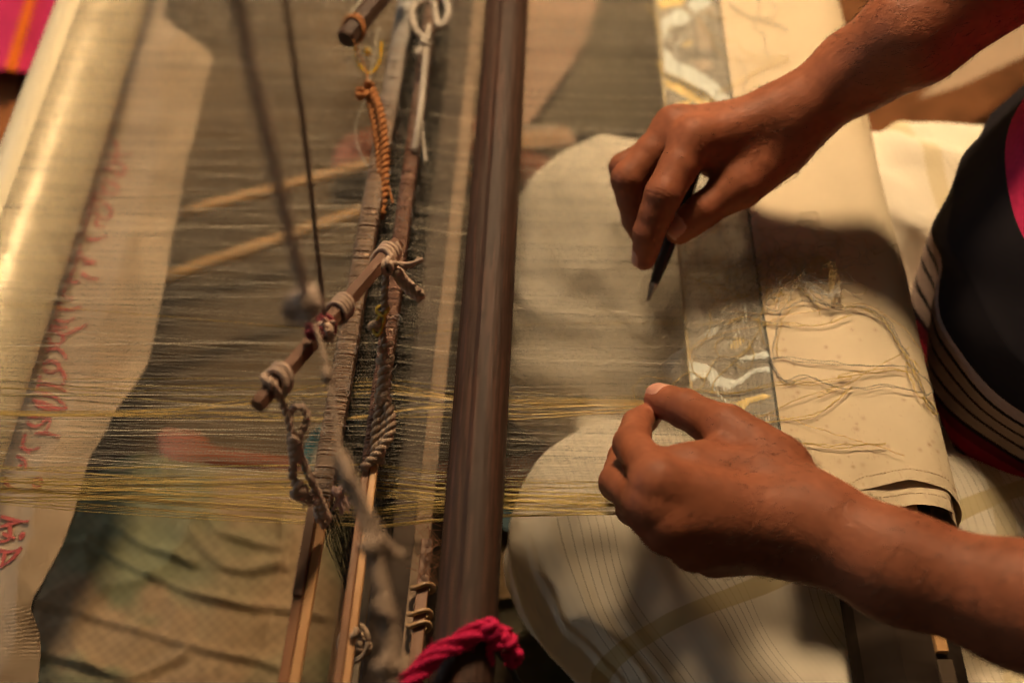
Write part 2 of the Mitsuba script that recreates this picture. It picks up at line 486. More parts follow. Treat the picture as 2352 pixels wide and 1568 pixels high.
def sacking_warp(a):
    q = np.c_[a, a[:, :1] * 0]
    z = 0.02 * (nz(q, 7, 3, 14) - 0.5) + 0.004 * (nz(q, 40, 2, 18) - 0.5)
    z = z + 0.005 * (1 - np.abs(2 * nz(q, 9, 2, 71) - 1)) ** 6 + 0.0015 * (1 - np.abs(2 * nz(q, 31, 2, 73) - 1)) ** 5
    for k, f in enumerate(folds):
        z = z + (ridge(a, f, 0.0042, 0.0050) - 0.5 * ridge(a, f + [0.004, -0.006, 0], 0.0035, 0.0050)) * (0.6 + 0.8 * nz(q, 20, 2, 40 + k))
    return z


V, Fc = poly_sheet([(180, 1150), (215, 1090), (260, 1055), (325, 1040), (420, 1058), (520, 1072), (640, 1084), (760, 1094), (905, 1120), (960, 1250), (990, 1640), (-60, 1640), (40, 1480), (90, 1380)], gz, 0.0023, sacking_warp)
g = np.clip((nz(V, 11, 3, 33) - 0.38) / 0.2, 0, 1)[:, None]
w = np.clip((nz(V, 19, 3, 51) - 0.5) / 0.14, 0, 1)[:, None]
c = np.array([0.31, 0.245, 0.145]) * (1 - g) + np.array([0.215, 0.215, 0.12]) * g
c = c * (1 - w) + np.array([0.36, 0.25, 0.145]) * w
tq = np.sin(V[:, 0] * 700) * np.sin(V[:, 1] * 700)
c = c * (0.8 + 0.4 * nz(V, 160, 2, 5))[:, None] * (1 + 0.10 * tq)[:, None]
add('sacking', (V, Fc), 'sackcloth', True, color=c)
tag('sacking', 'crumpled green and brown patched sacking on the floor in the near left corner', 'sack')

# ------------------------------------------------------------------ things on the floor between the loom and the weaver
V, Fc = poly_sheet([(1060, 1262), (1225, 1258), (1262, 1290), (1285, 1352), (1200, 1372), (1060, 1386)], -0.235, 0.005, lambda a: 0.006 * nz(np.c_[a, a[:, :1]], 40))
add('mat', (V, Fc), 'sackcloth', True, color=tint(V, (0.36, 0.25, 0.13), 0.3, 120, 3, (0.24, 0.15, 0.07), 60))
tag('mat', 'small brown woven mat right of the wooden beater rail', 'mat')
V, Fc = poly_sheet([(1060, 1390), (1230, 1372), (1300, 1440), (1350, 1640), (1050, 1640)], -0.25, 0.006, lambda a: 0.012 * nz(np.c_[a, a[:, :1]], 22) + ridge(a, path((1080, 1490, -.25), (1200, 1500, -.25), (1290, 1480, -.25)), .008, .01))
add('dark_cloth', (V, Fc), 'sackcloth', True, color=tint(V, (0.12, 0.085, 0.05), 0.3, 50, 3, (0.07, 0.085, 0.06), 20))
tag('dark_cloth', 'dark brown crumpled cloth on the floor below the woven mat', 'cloth')
V, Fc = poly_sheet([(1140, 1165), (1210, 1160), (1222, 1215), (1185, 1235), (1140, 1215)], -0.22, 0.004, lambda a: 0.01 * nz(np.c_[a, a[:, :1]], 40))
add('blue_rag', (V, Fc), 'cloth', True, color=tint(V, (0.11, 0.17, 0.19), 0.3, 60, 3))
tag('blue_rag', 'small blue rag beside the knee near the wooden rail', 'cloth')
q = path((1262, 1512, -.2), (1268, 1560, -.2), (1292, 1640, -.2))
q = path((1166, 1518, -.22), (1160, 1540, -.22), (1178, 1600, -.22), (1190, 1640, -.22))
# upper floor mat and dark bundle seen through the warp, beyond the knees
V, Fc = poly_sheet([(1150, -60), (1480, -60), (1400, 20), (1330, 130), (1262, 230), (1215, 300), (1120, 300)], -0.235, 0.008, lambda a: 0.012 * nz(np.c_[a, a[:, :1]], 14))
add('floor_mat', (V, Fc), 'sackcloth', True, color=tint(V, (0.40, 0.255, 0.165), 0.18, 20, 3, (0.46, 0.30, 0.21), 9))
tag('floor_mat', 'pinkish beige floor cloth seen through the warp beyond the wooden rail', 'cloth')
V, Fc = poly_sheet([(1400, -80), (1640, -80), (1640, 280), (1240, 330), (1225, 310), (1290, 225), (1345, 110)], -0.225, 0.008, lambda a: 0.014 * nz(np.c_[a, a[:, :1]], 12))
add('olive_cloth', (V, Fc), 'sackcloth', True, color=tint(V, (0.115, 0.095, 0.06), 0.3, 20, 3, (0.15, 0.12, 0.08), 9))
tag('olive_cloth', 'dull olive cloth on the floor seen through the warp beside the woven band', 'cloth')
V, Fc = poly_sheet([(2105, 235), (2150, 190), (2250, 118), (2360, 38), (2500, -60), (2520, 40), (2380, 120), (2260, 178), (2170, 214)], -0.20, 0.006, lambda a: 0.008 * nz(np.c_[a, a[:, :1]], 25))
add('rolled_cloth', (V, Fc), 'cloth', True, color=tint(V, (0.42, 0.30, 0.20), 0.15, 30, 3))
tag('rolled_cloth', 'narrow beige strip of cloth behind the right forearm at the far right', 'cloth')
V, Fc = poly_sheet([(1130, 305), (1300, 296), (1330, 335), (1130, 350)], -0.20, 0.006, lambda a: 0.006 * nz(np.c_[a, a[:, :1]], 30))
add('plank', (V, Fc), 'wood', True, color=tint(V, (0.36, 0.20, 0.09), 0.2, 60, 3))
tag('plank', 'pale brown plank end under the warp just above the cloth covered knee', 'plank')
# round tin with a blue rim, half hidden by the heddles
ctr = at(800, 1052, -0.225)
ang = np.linspace(0, 2 * np.pi, 41)
o = []
prof = [(0.0, -0.012), (0.030, -0.012), (0.036, 0.0), (0.037, 0.006), (0.0345, 0.007), (0.033, -0.002), (0.028, -0.009), (0.0, -0.009)]
m = trimesh.creation.revolve(np.array(prof)[::-1], sections=48)
m.apply_translation(ctr)
V, Fc = np.array(m.vertices), np.array(m.faces)
rr = np.linalg.norm(V[:, :2] - ctr[:2], axis=1)
add('bowl', (V, Fc), vcol(0.3, 0.5), 30, label=None)
del scene['bowl']
cc = np.where((rr > 0.0325)[:, None], [0.05, 0.20, 0.27], [0.42, 0.33, 0.22])
add('bowl', (V, Fc), vcol(0.35, 0.5), True, color=cc)
tag('bowl', 'small shallow bowl with a blue rim behind the heddles', 'bowl')

# ------------------------------------------------------------------ bamboo treadles
def bamboo_pole(key, a, b, r, col, nodes=3, seed=0):
    n = 60
    q = resample([a, b], n)
    s = np.linspace(0, 1, n)
    rr = r * (1 + 0.02 * np.sin(9 * s))
    for k in range(nodes):
        rr = rr + r * 0.13 * np.exp(-((s - (k + 0.6) / nodes) / 0.008) ** 2)
    V, Fc = tube(q, rr, 16)
    c = tint(V, col, 0.22, 30, seed, (col[0] * 0.7, col[1] * 0.62, col[2] * 0.5), 16)
    add(key, (V, Fc), 'bamboo', 30 if False else True, color=c)


a0, a1, b0, b1 = at(376, 640, -.20), at(905, 462, -.20), at(412, 492, -.20), at(890, 368, -.20)
bamboo_pole('treadle', a0, a1 + (a1 - a0) * 0.5, 0.0062, (0.56, 0.33, 0.13), 3, 1)
tag('treadle', 'nearer of two bamboo treadle poles under the warp, its cut end showing at left', 'treadle', 'bamboo treadles under the warp')
bamboo_pole('treadle_001', b0, b1 + (b1 - b0) * 0.5, 0.0058, (0.50, 0.29, 0.12), 3, 4)
tag('treadle_001', 'farther bamboo treadle pole under the warp below the toes of one foot', 'treadle', 'bamboo treadles under the warp')
# ------------------------------------------------------------------ warp beam, wound with gold silk
BX, BZ, BR = -0.3475, -0.022, 0.0335


def wound(p, n, uv):
    return mikit.noise(p.y * 2600, 0.0, 3.0) + 0.7 * mikit.noise(p.y * 700, p.z * 8, 1.0)


scene['silk'] = bumped({'type': 'principled', 'base_color': {'type': 'mesh_attribute', 'name': 'vertex_color'}, 'roughness': 0.42, 'specular': 0.7, 'metallic': 0.18, 'sheen': 0.3}, wound, 0.00003)
ys = np.linspace(-0.45, 0.9, 400)
V, Fc = tube(np.stack([BX + 0 * ys, ys, BZ + 0 * ys], 1), BR + 0.0004 * nz(np.stack([ys, 0 * ys, 0 * ys], 1), 60), 64)
add('warp_beam__silk_winding', (V, Fc), 'silk', True, color=tint(V * [0.2, 1, 0.2], (0.80, 0.675, 0.44), 0.03, 60, 2))
V, Fc = tube(np.stack([BX + 0 * ys[::40], np.linspace(-0.6, 1.05, 10), BZ + 0 * ys[::40]], 1), 0.022, 24)
add('warp_beam__roller', (V, Fc), 'wood', 40)
scene['warp_beam__roller'] = mikit.ply((V, Fc), 'wood', True, color=tint(V, (0.2, 0.11, 0.06)))
tag('warp_beam', 'thick roller wound with shiny gold silk along the left side of the loom', 'warp beam')

# ------------------------------------------------------------------ beater: dark rail over the warp, slats under it
ba, bb = np.array([-0.0035, 0.44, 0.040]), np.array([-0.0235, -0.33, 0.040])
bt = (bb - ba) / np.linalg.norm(bb - ba)
bs = np.cross(bt, [0, 0, 1.0])
bs /= np.linalg.norm(bs)                         # to the left
k = np.linspace(0, 2 * np.pi, 96, endpoint=False)
prof = np.stack([0.0158 * np.sign(np.cos(k)) * np.abs(np.cos(k)) ** 0.8, 0.0150 * np.sign(np.sin(k)) * np.abs(np.sin(k)) ** 0.85], 1)
prof[:, 1] += np.where(prof[:, 0] < -0.004, -0.0016, 0)
q = resample([ba, bb], 300)
V, Fc = profile_along(q, -bs, np.cross(-bs, bt) * -1, prof)
wn = nz(V * [900, 26, 900], 1, 3, 4)
wl = np.clip((nz(V * [620, 14, 620], 1, 3, 9) - 0.55) / 0.08, 0, 1)[:, None]
c = np.array([0.036, 0.018, 0.012]) * (0.65 + 0.8 * wn)[:, None] * (1 - wl) + np.array([0.060, 0.026, 0.016]) * wl
dust = np.clip((nz(V * [60, 22, 60], 1, 4, 21) - 0.45) / 0.2, 0, 1)[:, None] * 0.06
c = c * (1 - dust) + np.array([0.09, 0.065, 0.048]) * dust
scene['rail_wood'] = bumped(vcol(0.58, 0.18), grain, 0.0004)
add('beater__rail', (V, Fc), 'rail_wood', True, color=c)


def slat(key, a, b, w, h, col, bsdf='wood', up=(0, 0, 1), seed=0, col2=None, label=None, n=50, amp=0.3):
    V, Fc = box_along(a, b, w, h, up, n=n)
    q = V * np.array([500, 22, 500])
    cc = np.tile(np.asarray(col, float), (len(V), 1)) * (1 - amp + 2 * amp * nz(q, 1, 3, seed))[:, None]
    if col2 is not None:
        t = np.clip((nz(V, 35, 3, seed + 3) - 0.45) / 0.15, 0, 1)[:, None]
        cc = cc * (1 - t) + np.asarray(col2) * t
    # bars keep flat faces: split the vertices per face side
    m = trimesh.Trimesh(V, Fc, process=False)
    f = m.faces
    v2, c2 = m.vertices[f].reshape(-1, 3), cc[f].reshape(-1, 3)
    add(key, (v2, np.arange(len(v2)).reshape(-1, 3)), bsdf, False, color=c2, label=label)


la, lb = at(1046, 520, -.03), at(958, 1350, -.03)
ld = lb - la
la2, lb2 = la - ld * 1.1, lb + ld * 0.5
slat('beater__slat', la2, lb2, 0.0095, 0.004, (0.30, 0.20, 0.125), 'rail_wood', seed=3, label='pale reed slat seen through the warp')
side = np.array([-1.0, -0.02, 0])
slat('beater__slat_001', la2 + side * 0.031 + [0, 0, -.012], lb2 + side * 0.031 + [0, 0, -.012], 0.0045, 0.004, (0.34, 0.25, 0.16), seed=5, label='thin slat by the heddles')
slat('beater__lower_rail', la2 + [-0.018, 0, -.045], lb2 + [-0.018, 0, -.045], 0.030, 0.022, (0.045, 0.028, 0.019), 'rail_wood', seed=6, col2=(0.10, 0.065, 0.042), label='dark lower rail under the warp')
# reed: fine upright dents between the rail and the slat below
o = []
for y in np.arange(-0.30, 0.42, 0.0016):
    t = (y - ba[1]) / (bb[1] - ba[1])
    top = ba + (bb - ba) * t
    t2 = (y - la[1]) / ld[1]
    low = la + ld * t2
    o.append(tube(np.array([top + [0, 0, -.013], [0.35 * low[0] + 0.65 * top[0], y, -0.006], low + [0.012, 0, 0.0]]), 0.00022, 3, False))
V, Fc = join(o)
add('beater__reed', (V, Fc), 'bamboo', False)
scene['beater__reed'] = mikit.ply((V, Fc), 'bamboo', True, color=np.tile([0.16, 0.10, 0.06], (len(V), 1)))
tag('beater__reed', kind='stuff')
# bamboo strip with cane bindings under the rail, near end
p0, p1 = at(982, 1240, -.02), at(948, 1580, -.02)
slat('beater__bamboo_strip', p0, p1, 0.0068, 0.004, (0.19, 0.09, 0.045), 'bamboo', seed=8, label='short bamboo strip bound to the near end')
for i, t in enumerate((0.34, 0.52, 0.60)):
    m_ = p0 + (p1 - p0) * t
    a_ = np.linspace(0, 2 * np.pi, 20)
    ringp = np.stack([m_[0] + 0.0062 * np.cos(a_), m_[1] + 0.0012 * np.sin(2 * a_), m_[2] + 0.0042 * np.sin(a_)], 1)
    V, Fc = tube(ringp, 0.0016, 6, False, 1.0)
    add(numbered('beater__cane_binding', i), (V, Fc), 'bamboo', True, color=tint(V, (0.36, 0.22, 0.11), 0.2, 90))
# fibre fringe between slats
o = []
for i in range(70):
    t = rng.uniform(0, 1)
    a_ = at(978 + rng.uniform(-4, 8), 1180 + 150 * t, -0.015)
    d = np.array([rng.uniform(-0.012, 0.016), rng.uniform(-0.012, 0.012), rng.uniform(-0.004, 0.004)])
    o.append(tube(np.array([a_, a_ + d * 0.5 + rng.normal(size=3) * 0.001, a_ + d]), 0.00016, 3, False))
V, Fc = join(o)
add('beater__fibre_fringe', (V, Fc), 'yarn', False)
scene['beater__fibre_fringe'] = mikit.ply((V, Fc), 'yarn', True, color=tint(V, (0.26, 0.12, 0.06)))
tag('beater__fibre_fringe', kind='stuff')
tag('beater', 'dark polished wooden beater rail with its reed and slats across the warp', 'beater')

# ------------------------------------------------------------------ heddle shafts: bamboo pair, thread lashing, black loops, lower bamboo
ZH = 0.03


def shaft(key, far, near, lash_end, label, lashcol, topcol, loopcol, seed, drop=0.125, w=0.0085):
    r_ = np.random.default_rng(seed)
    far, near = np.asarray(far), np.asarray(near)
    d = near - far
    t_end = lash_end
    s = np.cross(d / np.linalg.norm(d), [0, 0, 1.0])
    s /= np.linalg.norm(s)
    if s[0] > 0:
        s = -s
    # two bamboo strips
    e = far - d * 0.25
    slat(key + '__bamboo_strip', e + s * w * 0.28, near + d * 0.12 + s * w * 0.28, w * 0.52, 0.0045, (0.24, 0.105, 0.045), 'bamboo', seed=seed, col2=(0.15, 0.075, 0.04))
    slat(key + '__bamboo_strip_001', e - s * w * 0.28, near + d * 0.12 - s * w * 0.28 + [0, 0, 0.0003], w * 0.50, 0.0042, (0.50, 0.27, 0.115), 'bamboo', seed=seed + 1, col2=(0.42, 0.21, 0.085))
    if seed == 11:
        slat(key + '__dark_strip', near - d * 0.20 + s * w * 0.3 + [0, 0, 0.003], near - d * 0.088 + s * w * 0.3 + [0, 0, 0.003], w * 0.5, 0.003, (0.13, 0.065, 0.035), 'bamboo', seed=seed + 3, label='short dark strip bound on the near end')
    # lashing: ribs of thread round the strips
    L = np.linalg.norm(d) * (t_end + 0.25)
    n = int(L / 0.00082)
    o, cols = [], []
    aa = np.linspace(0, 2 * np.pi, 11)
    for i in range(n):
        c0 = e + (far + d * t_end - e) * ((i + r_.uniform(-.3, .3)) / n)
        rw, rh = w * 0.62 * r_.uniform(0.95, 1.08), 0.0036 * r_.uniform(0.95, 1.1)
        tw = r_.normal() * 0.0006
        p = c0 + np.outer(rw * np.sign(np.cos(aa)) * np.abs(np.cos(aa)) ** 0.6, s) + np.outer(rh * np.sign(np.sin(aa)) * np.abs(np.sin(aa)) ** 0.6, [0, 0, 1.0]) + np.outer(np.sin(aa), d / np.linalg.norm(d)) * tw
        v, f = tube(p, 0.00050, 4, False)
        o.append((v, f))
        t = np.clip((c0[1] - 0.14) / 0.16, 0, 1)
        k_ = np.array(lashcol) * (1 - t) + np.array(topcol) * t
        cols.append(np.tile(k_ * r_.uniform(0.8, 1.12), (len(v), 1)))
    V, Fc = join(o)
    add(key + '__lashing', (V, Fc), 'yarn', True, color=np.clip(np.vstack(cols), 0, 1), label='ribbed thread lashing')
    tag(key + '__lashing', kind='stuff')
    # loops: black nylon from the shaft down to the lower bamboo
    o = []
    m = int(L / 0.00042)
    for i in range(m):
        t = (i + r_.uniform(-.4, .4)) / m
        c0 = e + (far + d * t_end - e) * t
        x1 = r_.uniform(-0.0035, 0.0035)
        j = r_.normal(size=3) * [0.0012, 0.0010, 0]
        q = np.array([c0 + s * x1 + [0, 0, -0.003], c0 + s * x1 * 0.8 + j + [0, 0, -0.030], c0 + s * x1 * 1.6 + j * 1.4 + [0, 0, -0.06], c0 + s * x1 * 0.6 + [0, 0, -drop]])
        o.append(tube(q, 0.00018, 3, False))
    V, Fc = join(o)
    add(key + '__heddle_loops', (V, Fc), 'fine_thread', False)
    scene[key + '__heddle_loops'] = mikit.ply((V, Fc), 'fine_thread', True, color=np.tile(loopcol, (len(V), 1)))
    tag(key + '__heddle_loops', kind='stuff')
    lo = np.array([0, 0, -drop])
    slat(key + '__lower_bamboo', e + lo, near + d * 0.05 + lo, w * 0.8, 0.006, (0.40, 0.22, 0.10), 'bamboo', seed=seed + 2)
    # lint caught on the lashing
    o = []
    for i in range(260):
        c0 = e + (far + d * t_end - e) * r_.uniform(0.3, 1) + s * r_.uniform(-1, 0.8) * w * 0.7 + [0, 0, 0.0038]
        d1 = r_.normal(size=3) * [0.003, 0.003, 0.0012]
        o.append(tube(np.array([c0, c0 + d1 * 0.5 + r_.normal(size=3) * 0.0009, c0 + d1]), 0.0001, 3, False))
    V, Fc = join(o)
    scene[key + '__lint'] = mikit.ply((V, Fc), 'yarn', True, color=tint(V, (0.45, 0.42, 0.38)))
    tag(key + '__lint', kind='stuff')
    tag(key, label, 'heddle', 'heddle shafts between warp beam and beater')
    return e, s


A0, A1 = at(930, 50, ZH), at(664, 1568, ZH)
A0 = np.array([-0.0855, 0.275, ZH])
shaft('heddle_shaft', A0, A1, 0.802, 'left heddle shaft, grey lashed, nearer the gold warp beam', (0.33, 0.235, 0.17), (0.46, 0.44, 0.40), (0.012, 0.014, 0.013), 11, 0.125, 0.0100)
B0, B1 = np.array([-0.066, 0.275, ZH]), at(786, 1568, ZH)
shaft('heddle_shaft_001', B0, B1, 0.755, 'right heddle shaft, reddish lashed, nearer the dark beater rail', (0.27, 0.15, 0.105), (0.26, 0.18, 0.13), (0.013, 0.012, 0.012), 23, 0.12, 0.0078)

# ------------------------------------------------------------------ cloth beam on the right, leader cloth over it
scene['matte_wood'] = bumped(vcol(0.9, 0.04), grain, 0.0003)
ca, cb = np.array([0.2225, 0.62, -0.0335]), np.array([0.2225, -0.36, -0.0335])
V, Fc = box_along(ca, cb, 0.056, 0.056, n=200, bev=0.30)
f = Fc
cc = np.tile([0.020, 0.0135, 0.010], (len(V), 1)) * (0.55 + 0.9 * nz(V * [700, 18, 700], 1, 3, 5))[:, None]
t = np.clip((nz(V, 60, 3, 3) - 0.55) / 0.1, 0, 1)[:, None] * 0.6
cc = cc * (1 - t) + np.array([0.055, 0.04, 0.03]) * t
add('cloth_beam__beam', (V[f].reshape(-1, 3), np.arange(len(f) * 3).reshape(-1, 3)), 'matte_wood', False, color=cc[f].reshape(-1, 3))
g0, g1 = np.array([0.2305, 0.3, -0.0040]), np.array([0.2325, -0.199, -0.0040])
slat('cloth_beam__bamboo_strip', g0, g1, 0.0064, 0.0050, (0.52, 0.29, 0.12), 'bamboo', seed=31, col2=(0.36, 0.18, 0.07), label='split bamboo strip holding the cloth')
slat('cloth_beam__groove_edge', g1 + [0.0005, -0.004, -0.0008], g1 + [0.002, -0.17, -0.0008], 0.0085, 0.003, (0.07, 0.048, 0.03), 'rail_wood', seed=35)
tag('cloth_beam', 'square dark wooden cloth beam with a bamboo strip, under the cream cloth at right', 'cloth beam')


def leader(u, v, x0, x1, yf, yn, lift, dz):
    """u across (left edge, over the beam, down its right face), v along the beam."""
    prof = np.array([[0.1625, 0.0010], [0.178, 0.0016], [0.196, 0.0022], [0.215, 0.0032], [0.235, 0.0036], [0.250, 0.0026], [0.2595, -0.0030], [0.2650, -0.014], [0.2655, -0.030], [0.264, -0.052], [0.258, -0.064], [0.245, -0.068]])
    s = np.r_[0, np.cumsum(np.linalg.norm(np.diff(prof, axis=0), axis=1))]
    s /= s[-1]
    cs = CubicSpline(s, prof)(np.ravel(u))
    x = cs[:, 0].reshape(u.shape)
    z = cs[:, 1].reshape(u.shape)
    return x, z, s


def leader_sheet(ynear, off, seed, n=190, m=330, inner=0.0):
    u, v = np.meshgrid(np.linspace(0, 1, n), np.linspace(0, 1, m), indexing='ij')
    x, z, s = leader(u, v, 0, 0, 0, 0, 0, 0)
    yn = ynear(np.clip(x[:, 0], 0.16, 0.27), u[:, 0])[:, None]
    y = 0.62 + (yn - 0.62) * v ** 0.85
    q = np.stack([x, y, z], -1)
    wv = 0.0018 * (nz(q * [22, 9, 8], 1, 3, seed) - 0.5) + 0.0006 * (nz(q * 90, 1, 2, seed + 1) - 0.5)
    far = np.clip((x - 0.185) / 0.05, 0, 1)
    z = z + wv * (0.3 + far) + off + 0.0035 * np.exp(-((y - yn) / 0.012) ** 2) * np.sin(x * 130 + seed) * 0.5
    x = np.where(z < -0.004, x + (nz(q * [1, 14, 14], 1, 2, seed + 5) - 0.5) * 0.004 + off, x)
    return np.stack([x, y, z], -1)


def hem_outer(x, u):
    return np.interp(x, [0.16, 0.19, 0.205, 0.232, 0.255, 0.2655], [-0.118, -0.112, -0.1035, -0.099, -0.1025, -0.112]) - 0.010 * np.clip((u - 0.62) / 0.3, 0, 1)


def hem_inner(x, u):
    return np.interp(x, [0.16, 0.19, 0.205, 0.232, 0.255, 0.2655], [-0.128, -0.122, -0.1165, -0.1135, -0.1155, -0.124]) - 0.012 * np.clip((u - 0.62) / 0.3, 0, 1)


def leader_color(V, seed):
    c = tint(V, (0.58, 0.47, 0.31), 0.07, 30, seed, (0.62, 0.51, 0.35), 9)
    near = np.clip((0.02 - V[:, 1]) / 0.12, 0, 1)
    spots = np.zeros(len(V))
    r_ = np.random.default_rng(seed)
    for _ in range(64):
        x_, y_, rr_ = r_.uniform(0.163, 0.266), 0.06 - 0.18 * r_.uniform() ** 0.7, r_.uniform(0.0005, 0.0017) ** 1.0
        spots = np.maximum(spots, np.exp(-(((V[:, 0] - x_) ** 2 + (V[:, 1] - y_) ** 2) / rr_ ** 2)) * r_.uniform(0.25, 0.7))
    fine = np.clip((nz(V, 700, 2, seed + 4) - 0.70) / 0.1, 0, 1) * near * 0.35
    t = np.clip(spots + fine, 0, 0.8)[:, None]
    c = c * (1 - t) + np.array([0.34, 0.19, 0.10]) * t
    gr = (np.clip((nz(V, 26, 3, seed + 9) - 0.55) / 0.2, 0, 1) * near * 0.28)[:, None]
    return c * (1 - gr) + np.array([0.50, 0.40, 0.27]) * gr


V, Fc = grid_mesh(leader_sheet(hem_outer, 0.0, 3, 300, 520))
add('leader_cloth__top_layer', (V, Fc), 'cloth', True, color=leader_color(V, 3))
V, Fc = grid_mesh(leader_sheet(hem_inner, -0.0028, 8))
add('leader_cloth__under_layer', (V, Fc), 'cloth', True, color=leader_color(V, 8))
# hem stitches
o = []
for hem, off in ((hem_outer, 0.0), (hem_inner, -0.0028)):
    xs = np.arange(0.172, 0.262, 0.0021)
    P_ = leader_sheet(hem, off, 3 if off == 0 else 8, 300, 520)
    flat = P_.reshape(-1, 3)
    from scipy.spatial import cKDTree
    top = flat[flat[:, 2] > -0.012]
    tr = cKDTree(top[:, :2])
    for x in xs:
        y = hem(np.array([x]), np.array([0.3]))[0] + 0.0075
        a = top[tr.query([x, y])[1]]
        b = top[tr.query([x + 0.0012, y + 0.0001])[1]]
        o.append(tube(np.array([[x, y, a[2] + 0.0002], [x + 0.0006, y, (a[2] + b[2]) / 2 + 0.0005], [x + 0.0012, y, b[2] + 0.0002]]), 0.00016, 4))
V, Fc = join(o)
scene['leader_cloth__hem_stitching'] = mikit.ply((V, Fc), 'yarn', True, color=np.tile([0.42, 0.28, 0.17], (len(V), 1)))
tag('leader_cloth__hem_stitching', kind='stuff')
tag('leader_cloth', 'spotted cream cotton cloth wrapped over the cloth beam at right', 'cloth')

# ------------------------------------------------------------------ sticks
def stick(key, a, b, r, col, sides=6, seed=0, taper=1.0):
    n = 40
    q = resample([a, b], n)
    q += 0.0006 * (np.stack([nz(q * 20, 1, 2, seed + k) for k in range(3)], 1) - 0.5)
    rr = np.linspace(r, r * taper, n) * (1 + 0.05 * (nz(q * 60, 1, 2, seed) - 0.5))
    rr[0] *= 0.86
    rr[-1] *= 0.86
    V, Fc = tube(q, rr, sides)
    m = trimesh.Trimesh(V, Fc, process=False)
    f = m.faces
    c = np.tile(np.asarray(col, float), (len(V), 1)) * (0.6 + 0.8 * nz(V * 90, 1, 3, seed))[:, None]
    add(key, (V[f].reshape(-1, 3), np.arange(len(f) * 3).reshape(-1, 3)), 'rail_wood', False, color=c[f].reshape(-1, 3))


S1a, S1b = at(793, 92, .06), at(925, -70, .06)
stick('top_stick', S1a, S1b, 0.0078, (0.052, 0.028, 0.018), 7, 3)
tag('top_stick', 'dark brown six sided stick hanging at the top with an orange cord round its end', 'stick')
S2a, S2b = at(590, 932, .125), at(912, 560, .105)
stick('lever_stick', S2a, S2b, 0.0048, (0.13, 0.062, 0.036), 6, 5)
tag('lever_stick', 'reddish brown lever stick hung slantwise over the left warp, knotted cords at both ends', 'stick')
# ------------------------------------------------------------------ the weaver
mm = 0.001


class Hand:
    """Fingers, palm and arm as one implicit body."""

    def __init__(self):
        self.palm, self.fingers = [], []

    def __call__(self, P):
        d = None
        for a in self.palm:
            e = cone(P, *a[:-1])
            d = e if d is None else smin(d, e, a[-1])
        out = d
        for chain, k in self.fingers:
            f = None
            for a in chain:
                e = cone(P, *a)
                f = e if f is None else smin(f, e, 2.5 * mm)
            out = np.minimum(out, smin(d, f, k))
        return out


def finger(h, joints, radii, k=9 * mm, waist=0.95, pad=None):
    """A finger's chain of bones, slightly waisted between the joints; pad adds flesh on the palm side of the tip."""
    J = [np.asarray(j) for j in joints]
    chain = []
    for i in range(len(J) - 1):
        a, b, ra, rb = J[i], J[i + 1], radii[i], radii[i + 1]
        m = (a + b) / 2
        rm = 0.5 * (ra + rb) * (waist if i < len(J) - 2 else 1.0)
        chain.append((a, m, ra, rm))
        chain.append((m, b, rm, rb))
    if pad is not None:
        d = (J[-1] - J[-2]) / np.linalg.norm(J[-1] - J[-2])
        c = J[-1] - d * 5 * mm + np.asarray(pad) * 2.2 * mm
        chain.append((c, c + d * 3.5 * mm, radii[-1] * 1.0, radii[-1] * 0.92))
    h.fingers.append((chain, k))


# the right hand, holding the stylus
RH = Hand()
W = at(1830, 262, .078)
R_idx = [at(1592, 322, .076), at(1524, 447, .064), at(1490, 535, .044), at(1480, 594, .027)]
R_mid = [at(1550, 292, .068), at(1444, 412, .052), at(1462, 502, .030), at(1490, 560, .019)]
R_rng = [at(1600, 285, .054), at(1432, 385, .038), at(1450, 470, .014), at(1496, 520, .012)]
R_lit = [at(1660, 298, .044), at(1510, 350, .026), at(1510, 410, .012), at(1540, 460, .012)]
R_thm = [at(1790, 352, .060), at(1700, 425, .054), at(1616, 482, .047), at(1560, 528, .036)]
arm1, arm2, arm3 = at(1972, 160, .105), at(2095, 80, .135), at(2520, -230, .20)
RH.palm = [
    (W, R_idx[0], 15 * mm, 13.5 * mm, 1 * mm),
    (W, R_mid[0], 15 * mm, 12.5 * mm, 10 * mm),
    (W, R_rng[0], 14 * mm, 11.0 * mm, 10 * mm),
    (W, R_lit[0], 14 * mm, 10.5 * mm, 10 * mm),
    (at(1780, 330, .064), at(1650, 358, .064), 15 * mm, 12 * mm, 12 * mm),
    (at(1700, 372, .052), at(1640, 368, .048), 14 * mm, 12 * mm, 10 * mm),
    (R_thm[0] * .75 + W * .25, R_thm[1], 16 * mm, 13 * mm, 12 * mm),
    (W, arm1, 22 * mm, 25 * mm, (0.3, 0.4, 1.0), 0.86, 20 * mm),
    (arm1, arm2, 25 * mm, 30.5 * mm, (0.3, 0.4, 1.0), 0.92, 16 * mm),
    (arm2, arm3, 30.5 * mm, 39 * mm, 12 * mm),
]
finger(RH, R_idx, [13.6 * mm, 11.8 * mm, 9.8 * mm, 7.4 * mm], 9 * mm, 0.98)
finger(RH, R_mid, [12.4 * mm, 11.4 * mm, 9.6 * mm, 7.6 * mm], 9 * mm, 0.98)
finger(RH, R_rng, [10.6 * mm, 9.6 * mm, 8.6 * mm, 7.2 * mm])
finger(RH, R_lit, [9.8 * mm, 8.4 * mm, 7.6 * mm, 6.4 * mm])
finger(RH, R_thm, [15 * mm, 13 * mm, 11.4 * mm, 9.4 * mm], 10 * mm, 0.96)

